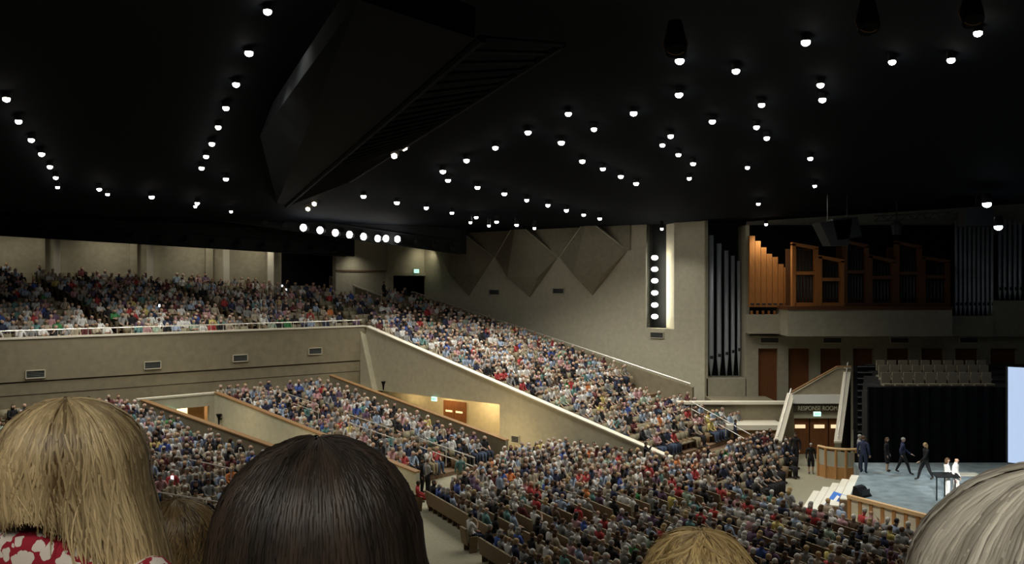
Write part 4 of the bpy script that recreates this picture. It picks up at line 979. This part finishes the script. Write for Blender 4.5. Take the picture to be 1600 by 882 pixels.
for p in rest:
    Va, ff, tg = LO[(p['kind'], 'long' if p['long'] else 'short')]
    ca, sa = math.cos(p['yaw']), math.sin(p['yaw']); q = Va*p['sc']
    vs.append(np.stack([q[:, 0]*ca-q[:, 1]*sa+p['x'], q[:, 0]*sa+q[:, 1]*ca+p['y'], q[:, 2]+p['z']], 1))
    sh = R.random() < .5
    cm = {'top': TOP[p['top']], 'skin': SK[p['skin']], 'hair': HR[p['hair']], 'pants': PANTS[p['pants']], 'shin': PANTS[p['pants']], 'shoe': (.03, .025, .02), 'fore': TOP[p['top']] if sh else SK[p['skin']]}
    for f, t in zip(ff, tg): fidx.extend(i+off for i in f); flen.append(len(f)); cols.append(cm[t])
    off += len(Va)
def bulk(name, V, fidx, flen, m_, cols=None, mi=None):
    me = bpy.data.meshes.new(name); V = np.concatenate(V).astype(np.float32); me.vertices.add(len(V)); me.vertices.foreach_set('co', V.ravel())
    me.loops.add(len(fidx)); me.loops.foreach_set('vertex_index', np.array(fidx, dtype=np.int32)); fl_ = np.array(flen, dtype=np.int32)
    me.polygons.add(len(fl_)); me.polygons.foreach_set('loop_start', np.concatenate([[0], np.cumsum(fl_)[:-1]]).astype(np.int32))
    for x in m_: me.materials.append(M[x])
    if mi is not None: me.polygons.foreach_set('material_index', np.array(mi, dtype=np.int32))
    me.update(calc_edges=True)
    if cols is not None:
        at_ = me.attributes.new('Col', 'FLOAT_COLOR', 'FACE'); c = np.ones((len(cols), 4), dtype=np.float32); c[:, :3] = np.array(cols); at_.data.foreach_set('color', c.ravel())
    return link(name, me)
o = bulk('seated_crowd', vs, fidx, flen, ['crowd'], cols); tag(o, 'the rest of the seated crowd filling the balcony, side seating and blocks', 'crowd', None, 'stuff')
# chairs
cb = MB(); cb.hexa([(-.26, -.22, .36), (.26, -.22, .36), (.26, .24, .38), (-.26, .24, .38)], [(-.26, -.22, .44), (.26, -.22, .44), (.26, .24, .47), (-.26, .24, .47)])
cb.hexa([(-.26, -.26, .42), (.26, -.26, .42), (.26, -.18, .42), (-.26, -.18, .42)], [(-.24, -.36, .93), (.24, -.36, .93), (.24, -.28, .93), (-.24, -.28, .93)])
for sx in (-.265, .265): cb.hexa([(sx-.02, -.2, 0), (sx+.02, -.2, 0), (sx+.02, .1, 0), (sx-.02, .1, 0)], [(sx-.02, -.2, .62), (sx+.02, -.2, .62), (sx+.02, .15, .62), (sx-.02, .15, .62)], 1)
bb = MB(); bb.hexa([(-.28, -.285, .30), (.28, -.285, .30), (.28, -.262, .30), (-.28, -.262, .30)], [(-.28, -.395, .95), (.28, -.395, .95), (.28, -.365, .95), (-.28, -.365, .95)])
chair_me = cb.mesh('auditorium_seat', ['seat_cloth', 'seat_wood']); back_me = bb.mesh('back_shell', 'seat_wood')
cv = []
for k, sd in enumerate(seats):
    x, y, z = sd[:3]; u, v = pix(x, y, z+.8)
    if y < 5 or u < -60 or u > 1660 or v > 915: continue
    cv.append((y + (0 if not hidden(u, v) else 1000), k))
cv.sort(); pick = {k for _, k in cv[:290]}
vs, fidx, flen, mi = [], [], [], []; off = 0
V1 = np.array(cb.v+bb.v, dtype=np.float32); F1 = cb.f+[[i+len(cb.v) for i in f] for f in bb.f]; M1 = cb.m+[1]*len(bb.f)
for _, k in cv:
    x, y, z, yaw, bl, row, st_ = seats[k]
    if k in pick:
        o = link('auditorium_seat', chair_me, None, (x, y, z)); o.rotation_euler = (0, 0, yaw)
        tag(o, f"{'beige seat under a person' if k in taken else 'empty beige seat'}, {ordn(st_+1)} from {endname[bl]}, {ordn(row)} row, {bl}", 'seat', 'auditorium seats')
        link('back_shell', back_me, o)
    else:
        ca, sa = math.cos(yaw), math.sin(yaw)
        vs.append(np.stack([V1[:, 0]*ca-V1[:, 1]*sa+x, V1[:, 0]*sa+V1[:, 1]*ca+y, V1[:, 2]+z], 1))
        for f, m_ in zip(F1, M1): fidx.extend(i+off for i in f); flen.append(len(f)); mi.append(m_)
        off += len(V1)
o = bulk('seat_rows', vs, fidx, flen, ['seat_cloth', 'seat_wood'], None, mi); tag(o, 'the remaining beige seats in the far rows of the hall', 'seat', None, 'stuff')
# people on their feet and others that stand out
def standing(u, v, zf, kind, yaw, top, hair, long_, pants, label, skin='pale', scale=1.0, y=None, **kw):
    if y is None: y = (EYE-zf)*F/(v-441)
    return add_person(kind, ((u-800)/F*y, y, zf), yaw, 'top '+top if not top.startswith('=') else top[1:], 'hair '+hair, long_, skin, 'pants '+pants if not pants.startswith('=') else pants[1:], label, None, scale=scale, **kw)
PI = math.pi
standing(1446, 752, SZ, 'walk', PI/2, 'black', 'blond', True, 'black', 'blonde woman in black jacket walking left across the stage')
standing(1411, 742, SZ, 'walk', -PI*.6, 'navy', 'grey', False, 'black', 'man in dark suit walking away at the back of the stage')
standing(1386, 738, SZ, 'stand', -PI*.7, 'black', 'brown', True, 'black', 'brown-haired woman in black dress at the dark stage back', scale=.95, skirt=True)
standing(1349, 741, SZ, 'stand', -PI*.2, 'navy', 'brown', False, 'navy', 'man in navy suit standing by the stage steps', scale=1.03)
standing(1343, 736, SZ, 'stand_arms', -PI*.6, 'grey', 'grey', False, 'black', 'grey-haired man half hidden behind the navy suited man')
mat('spotlit_white', (.92, .90, .86), .8)  # near-white cloth colour stands in for overexposure by the stage spotlight
standing(1480, 779, SZ, 'stand_arms', -PI*.55, '=spotlit_white', 'brown', True, '=spotlit_white', 'brown-haired woman glowing white in the stage spotlight beside the lectern', scale=.97)
standing(1494, 781, SZ, 'stand', -PI*.75, '=spotlit_white', 'bald', False, '=spotlit_white', 'bald man glowing white in the stage spotlight beside the lectern', scale=1.0)
standing(1267, 741, 0, 'stand', PI*.95, 'black', 'grey', False, 'black', 'grey-haired woman in black standing alone in the front aisle', scale=.95, skirt=True)
standing(1243, 728, 0, 'stand', PI*.8, 'black', 'dark', False, 'black', 'tall man in black suit standing before the response room doors', scale=1.06)
standing(1228, 737, 0, 'stand', -PI*.6, 'black', 'grey', False, 'black', 'grey-haired man in black suit in the front aisle group', scale=1.03)
standing(1206, 727, 0, 'stand', -PI*.5, 'black', 'brown', False, 'black', 'man in black suit standing at the foot of the portal wall')
standing(1186, 725, 0, 'stand', -PI*.4, 'black', 'dark', False, 'navy', 'man in dark suit standing left of the maroon jacket person')
standing(1195, 722, 0, 'stand', PI*.9, 'maroon', 'brown', True, 'black', 'woman in maroon jacket standing at the lower end of side seating', scale=.96)
standing(1149, 700, 0.0, 'stand', -PI*.5, 'navy', 'dark', False, 'black', 'dark-haired person in navy standing beside the sloping double handrail')
standing(1009, 742, 0, 'stand_film', -PI*.6, 'black', 'dark', False, 'black', 'person in black filming with raised phone at the white rail end')
standing(659, 772, 0, 'stand', -PI*.55, 'black', 'dark', False, 'black', 'man in black shirt standing at the foot of the near low wall')
standing(668, 774, 0, 'stand_arms', -PI*.3, 'grey', 'brown', False, 'black', 'man in grey shirt standing in the cross aisle beside man in black')
standing(719, 765, 0, 'stand', PI*.1, 'teal', 'dark', False, 'khaki', 'woman in khaki skirt standing in the cross aisle', scale=.96, skirt=True)
standing(781, 798, 0, 'stand', -PI*.35, 'light blue', 'grey', False, 'denim', 'man in light blue shirt standing in the main floor aisle')
standing(960, 798, 0, 'stand', -PI*.7, 'black', 'dark', True, 'black', 'dark-haired woman all in black standing in the radial aisle', skirt=True)
standing(528, 676, 1.1, 'stand', -PI*.9, 'beige', 'blond', True, 'khaki', 'blonde woman in beige standing on the middle block steps', y=46.5)
standing(600, 480, 8.55, 'stand', -PI*.6, 'black', 'dark', False, 'black', 'dark figure standing at the top of the side seating by the doorway', y=74.5)
o = add_person('sit_a', (*((655-800)/F*40.3, 40.3), 0), -PI*.45, 'top red', 'hair dark', False, 'dark', 'top red', 'person in red dress seated alone at the row end by the cross aisle', None, 'long', .98)
o = link('auditorium_seat', chair_me, None, ((655-800)/F*40.3, 40.3, 0)); o.rotation_euler = (0, 0, -PI*.45); tag(o, 'lone seat under the person in the red dress by the cross aisle', 'seat', 'auditorium seats'); link('back_shell', back_me, o)
for i, (u, v, y) in enumerate(((249, 478, 56), (441, 447, 70), (447, 453, 69), (269, 747, 37.5), (1052, 667, 53))):
    b = MB(); p_ = P(u, v, y); b.box(p_, (.11, .02, .16)); tag(b.build('phone', 'phone'), f'glowing phone screen held up in the crowd, {("balcony front", "upper right balcony", "just under the upper right one", "lower left block", "side seating foot")[i]}', 'phone', 'glowing phones')
# ---------------------------------------------------------------- near balcony and the heads just in front of the viewer
b = MB()
N0 = EYE-1.50
for i, (ya, yb, z) in enumerate(((-3, -.35, N0+.66), (-.35, .55, N0+.33), (.55, 1.62, N0), (1.62, 2.75, N0-.36))): b.box((0, (ya+yb)/2, z-.25), (9, yb-ya, .5))
b.box((0, 2.85, N0-.5), (9, .2, 1.1)); b.box((0, 0, N0/2-.4), (8.5, 3.5, N0-1.2))
struct(b.build('floor_near_balcony', 'step_carpet'), 'steps of the near balcony below the heads in front')
def hair_strands(J, style):
    rs = np.random.RandomState(style['seed']); h = J['headmid']; c0_ = np.array([h[0], h[1]-.008, h[2]+.005]); th = style['vol']
    ax = np.array([.079+th, .092+th, .083+th])
    V = []; Fi = []; T = []; off = 0
    def surf(phi, t, lay, part):
        # phi round the head (pi/2 = face side), t: 0 at the crown .. 1 at the equator .. beyond: hanging
        ang = min(t, 1.08)*math.pi/2
        r = math.sin(ang); z = math.cos(ang)
        x = math.cos(phi)*r; y = math.sin(phi)*r
        p = c0_+np.array([x*ax[0], y*ax[1], z*ax[2]])*lay+np.array([part*(1-min(t, 1))*.8, style.get('crown', -.01)*(1-min(t, 1)), 0])
        if t > 1.08:
            d = (t-1.08)*.16; side = style['side'](phi)
            k = style['flare']*d; p = p+np.array([math.cos(phi)*k+style.get('sway', 0)*d, math.sin(phi)*k*.5+(side*d*.4), -d])
        return p
    N = style['n']
    for i in range(N):
        phi = rs.uniform(0, 2*math.pi); front = math.sin(phi) > .45
        if front and rs.rand() < .45: phi = -phi
        front = math.sin(phi) > .45
        t0 = rs.uniform(0, .75)**1.2; Lz = style['len'](phi); t1 = 1.08+max(0, Lz)/.16*rs.uniform(.86, 1.06) if not front else rs.uniform(.45, .62)
        if Lz <= 0 and not front: t1 = rs.uniform(.9, 1.15)
        t1 = max(t1, t0+.25)
        lay = 1+rs.uniform(-.01, style['fluff']); n = 12 if t1 > 1.5 else 8; ph0 = rs.uniform(0, 6.28); amp = style['wave']*rs.uniform(.4, 1)
        pts = []
        dphi = rs.normal(0, style['mess'])
        for j in range(n):
            t = t0+(t1-t0)*j/(n-1); f = j/(n-1); l_ = lay*(1+style['lift']*math.sin(f*3.14)*rs.uniform(0, .4))
            if style.get('ends'): l_ *= 1+style['ends']*f*f
            p = surf(phi+dphi*f+amp*math.sin(ph0+f*5), t, l_, style['part'] if math.cos(phi) > 0 else -style['part']*.2)
            pts.append(p)
        pts = np.array(pts); w = style['w']*rs.uniform(.6, 1.3)
        tan = np.gradient(pts, axis=0); tan /= np.linalg.norm(tan, axis=1)[:, None]+1e-9
        outw = pts-c0_; outw[:, 2] *= .2; sdv = np.cross(tan, outw); sdv /= np.linalg.norm(sdv, axis=1)[:, None]+1e-9; upv = np.cross(sdv, tan)
        prof = np.array([min(1, .35+j*.5)*(1 if j < n-3 else (n-j)/4.0) for j in range(n)])[:, None]*w
        ring = [pts-sdv*prof, pts+upv*prof*.7, pts+sdv*prof]
        V.append(np.stack(ring, 1).reshape(-1, 3))
        tt = .5+.22*math.sin(phi*5+style['seed'])+.16*math.sin(phi*13+1.3*style['seed'])+rs.normal(0, .17)+style.get('sun', 0)*(1-abs(t0-.3))
        for j in range(n-1):
            a = off+j*3
            Fi += [(a, a+1, a+4, a+3), (a+1, a+2, a+5, a+4)]; T += [min(1, max(0, tt+.12*j/n))]*2
        off += n*3
    # dense under-layer
    nu, nv = 40, 22
    for j in range(nv):
        for k in range(nu):
            phi = 2*math.pi*k/nu; Lz = style['len'](phi)*.93; tm = 1.08+max(0, Lz)/.16 if math.sin(phi) < .45 else .55
            if Lz <= 0 and math.sin(phi) < .45: tm = 1.05
            V.append(surf(phi, tm*j/(nv-1), .985, 0)[None]);
    for j in range(nv-1):
        for k in range(nu):
            k2 = (k+1) % nu; Fi.append((off+j*nu+k, off+(j+1)*nu+k, off+(j+1)*nu+k2, off+j*nu+k2)); T.append(.12)
    V = np.concatenate(V); me = bpy.data.meshes.new('hair'); me.from_pydata([tuple(x) for x in V], [], Fi); me.polygons.foreach_set('use_smooth', [True]*len(Fi))
    at_ = me.attributes.new('tint', 'FLOAT', 'FACE'); at_.data.foreach_set('value', np.array(T, dtype=np.float32)); me.materials.append(M[style['mat']]); me.update(); return me
def near_person(u, vtop, y, yaw, style, top, label, skin='pale', kind='sit_near', sc=1.0):
    J = skel(kind); topz = EYE-(vtop-441)/F*y; h = J['headmid']; zt_ = (h[2]+.005+.083+style['vol'])*sc
    ca, sa = math.cos(yaw), math.sin(yaw); hx, hy = h[0]*sc, h[1]*sc
    loc = ((u-800)/F*y-(hx*ca-hy*sa), y-(hx*sa+hy*ca), topz-zt_)
    o = add_person(kind, loc, yaw, top, 'hair brown', True, skin, 'pants black', label, None, 'short' if top == 'floral' else 'long', sc, level=2, makehair=False)
    hme = hair_strands(J, style); link('hair', hme, o)
    # cheeks and brow give the head its rounded skull under the hair
    c = link('auditorium_seat', chair_me, None, loc); c.rotation_euler = (0, 0, yaw*.5); tag(c, 'seat under the '+label.split(',')[0][:60], 'seat', 'near balcony seats'); link('back_shell', back_me, c)
    return o
base = dict(vol=.022, seed=1, n=1500, w=.0022, part=0, flare=.35, fluff=.05, wave=.03, mess=.06, lift=.03, side=lambda p: 0)
def S(**k): d = dict(base); d.update(k); return d
blo = near_person(122, 628, 1.45, -.32, S(mat='long blonde', vol=.024, n=2600, seed=3, part=.006, crown=-.02, flare=.05, sway=.25, len=lambda p: .040+.15*max(0, math.cos(p))**4+.035*max(0, -math.cos(p)), fluff=.09, wave=.13, mess=.14), 'floral',
    'blonde woman in red and white floral dress with small dark hair clip')
J = skel('sit_a'); h = J['headmid']
b = MB(); q = Vector((h[0]+.018, h[1]-.058, h[2]+.104)); b.path([q+Vector((-.014, .010, .006)), q+Vector((-.004, 0, .006)), q+Vector((.006, -.006, .003)), q+Vector((.012, -.012, -.006))], [.002, .004, .006, .003], 6); b.build('hair_clip', 'clip', blo)
near_person(498, 688, 1.02, .05, S(mat='dark brown', vol=.032, n=3000, seed=8, part=.003, w=.0018, flare=.42, len=lambda p: .32, fluff=.06, wave=.03), 'top black', 'woman with long straight dark brown hair filling the lower middle')
near_person(1655, 733, .80, .12, S(mat='ash', vol=.046, n=3000, seed=5, part=-.02, w=.0018, flare=.3, len=lambda p: .12, fluff=.05, wave=.04), 'top beige', 'person with pale ash blond hair at the lower right corner', sc=1.0)
near_person(1090, 838, 1.95, .1, S(mat='honey', vol=.020, n=1500, seed=11, flare=.2, len=lambda p: .0, fluff=.20, wave=.30, mess=.55, ends=.10, crown=-.02), 'top navy', 'person with short tousled honey blond hair at the bottom edge')
near_person(283, 784, 2.45, -.1, S(mat='brown blonde', vol=.020, n=1500, seed=14, flare=.2, len=lambda p: .06, fluff=.13, wave=.22, mess=.4, crown=-.02), 'top black', 'person with short streaked brown blond hair between the two big heads')
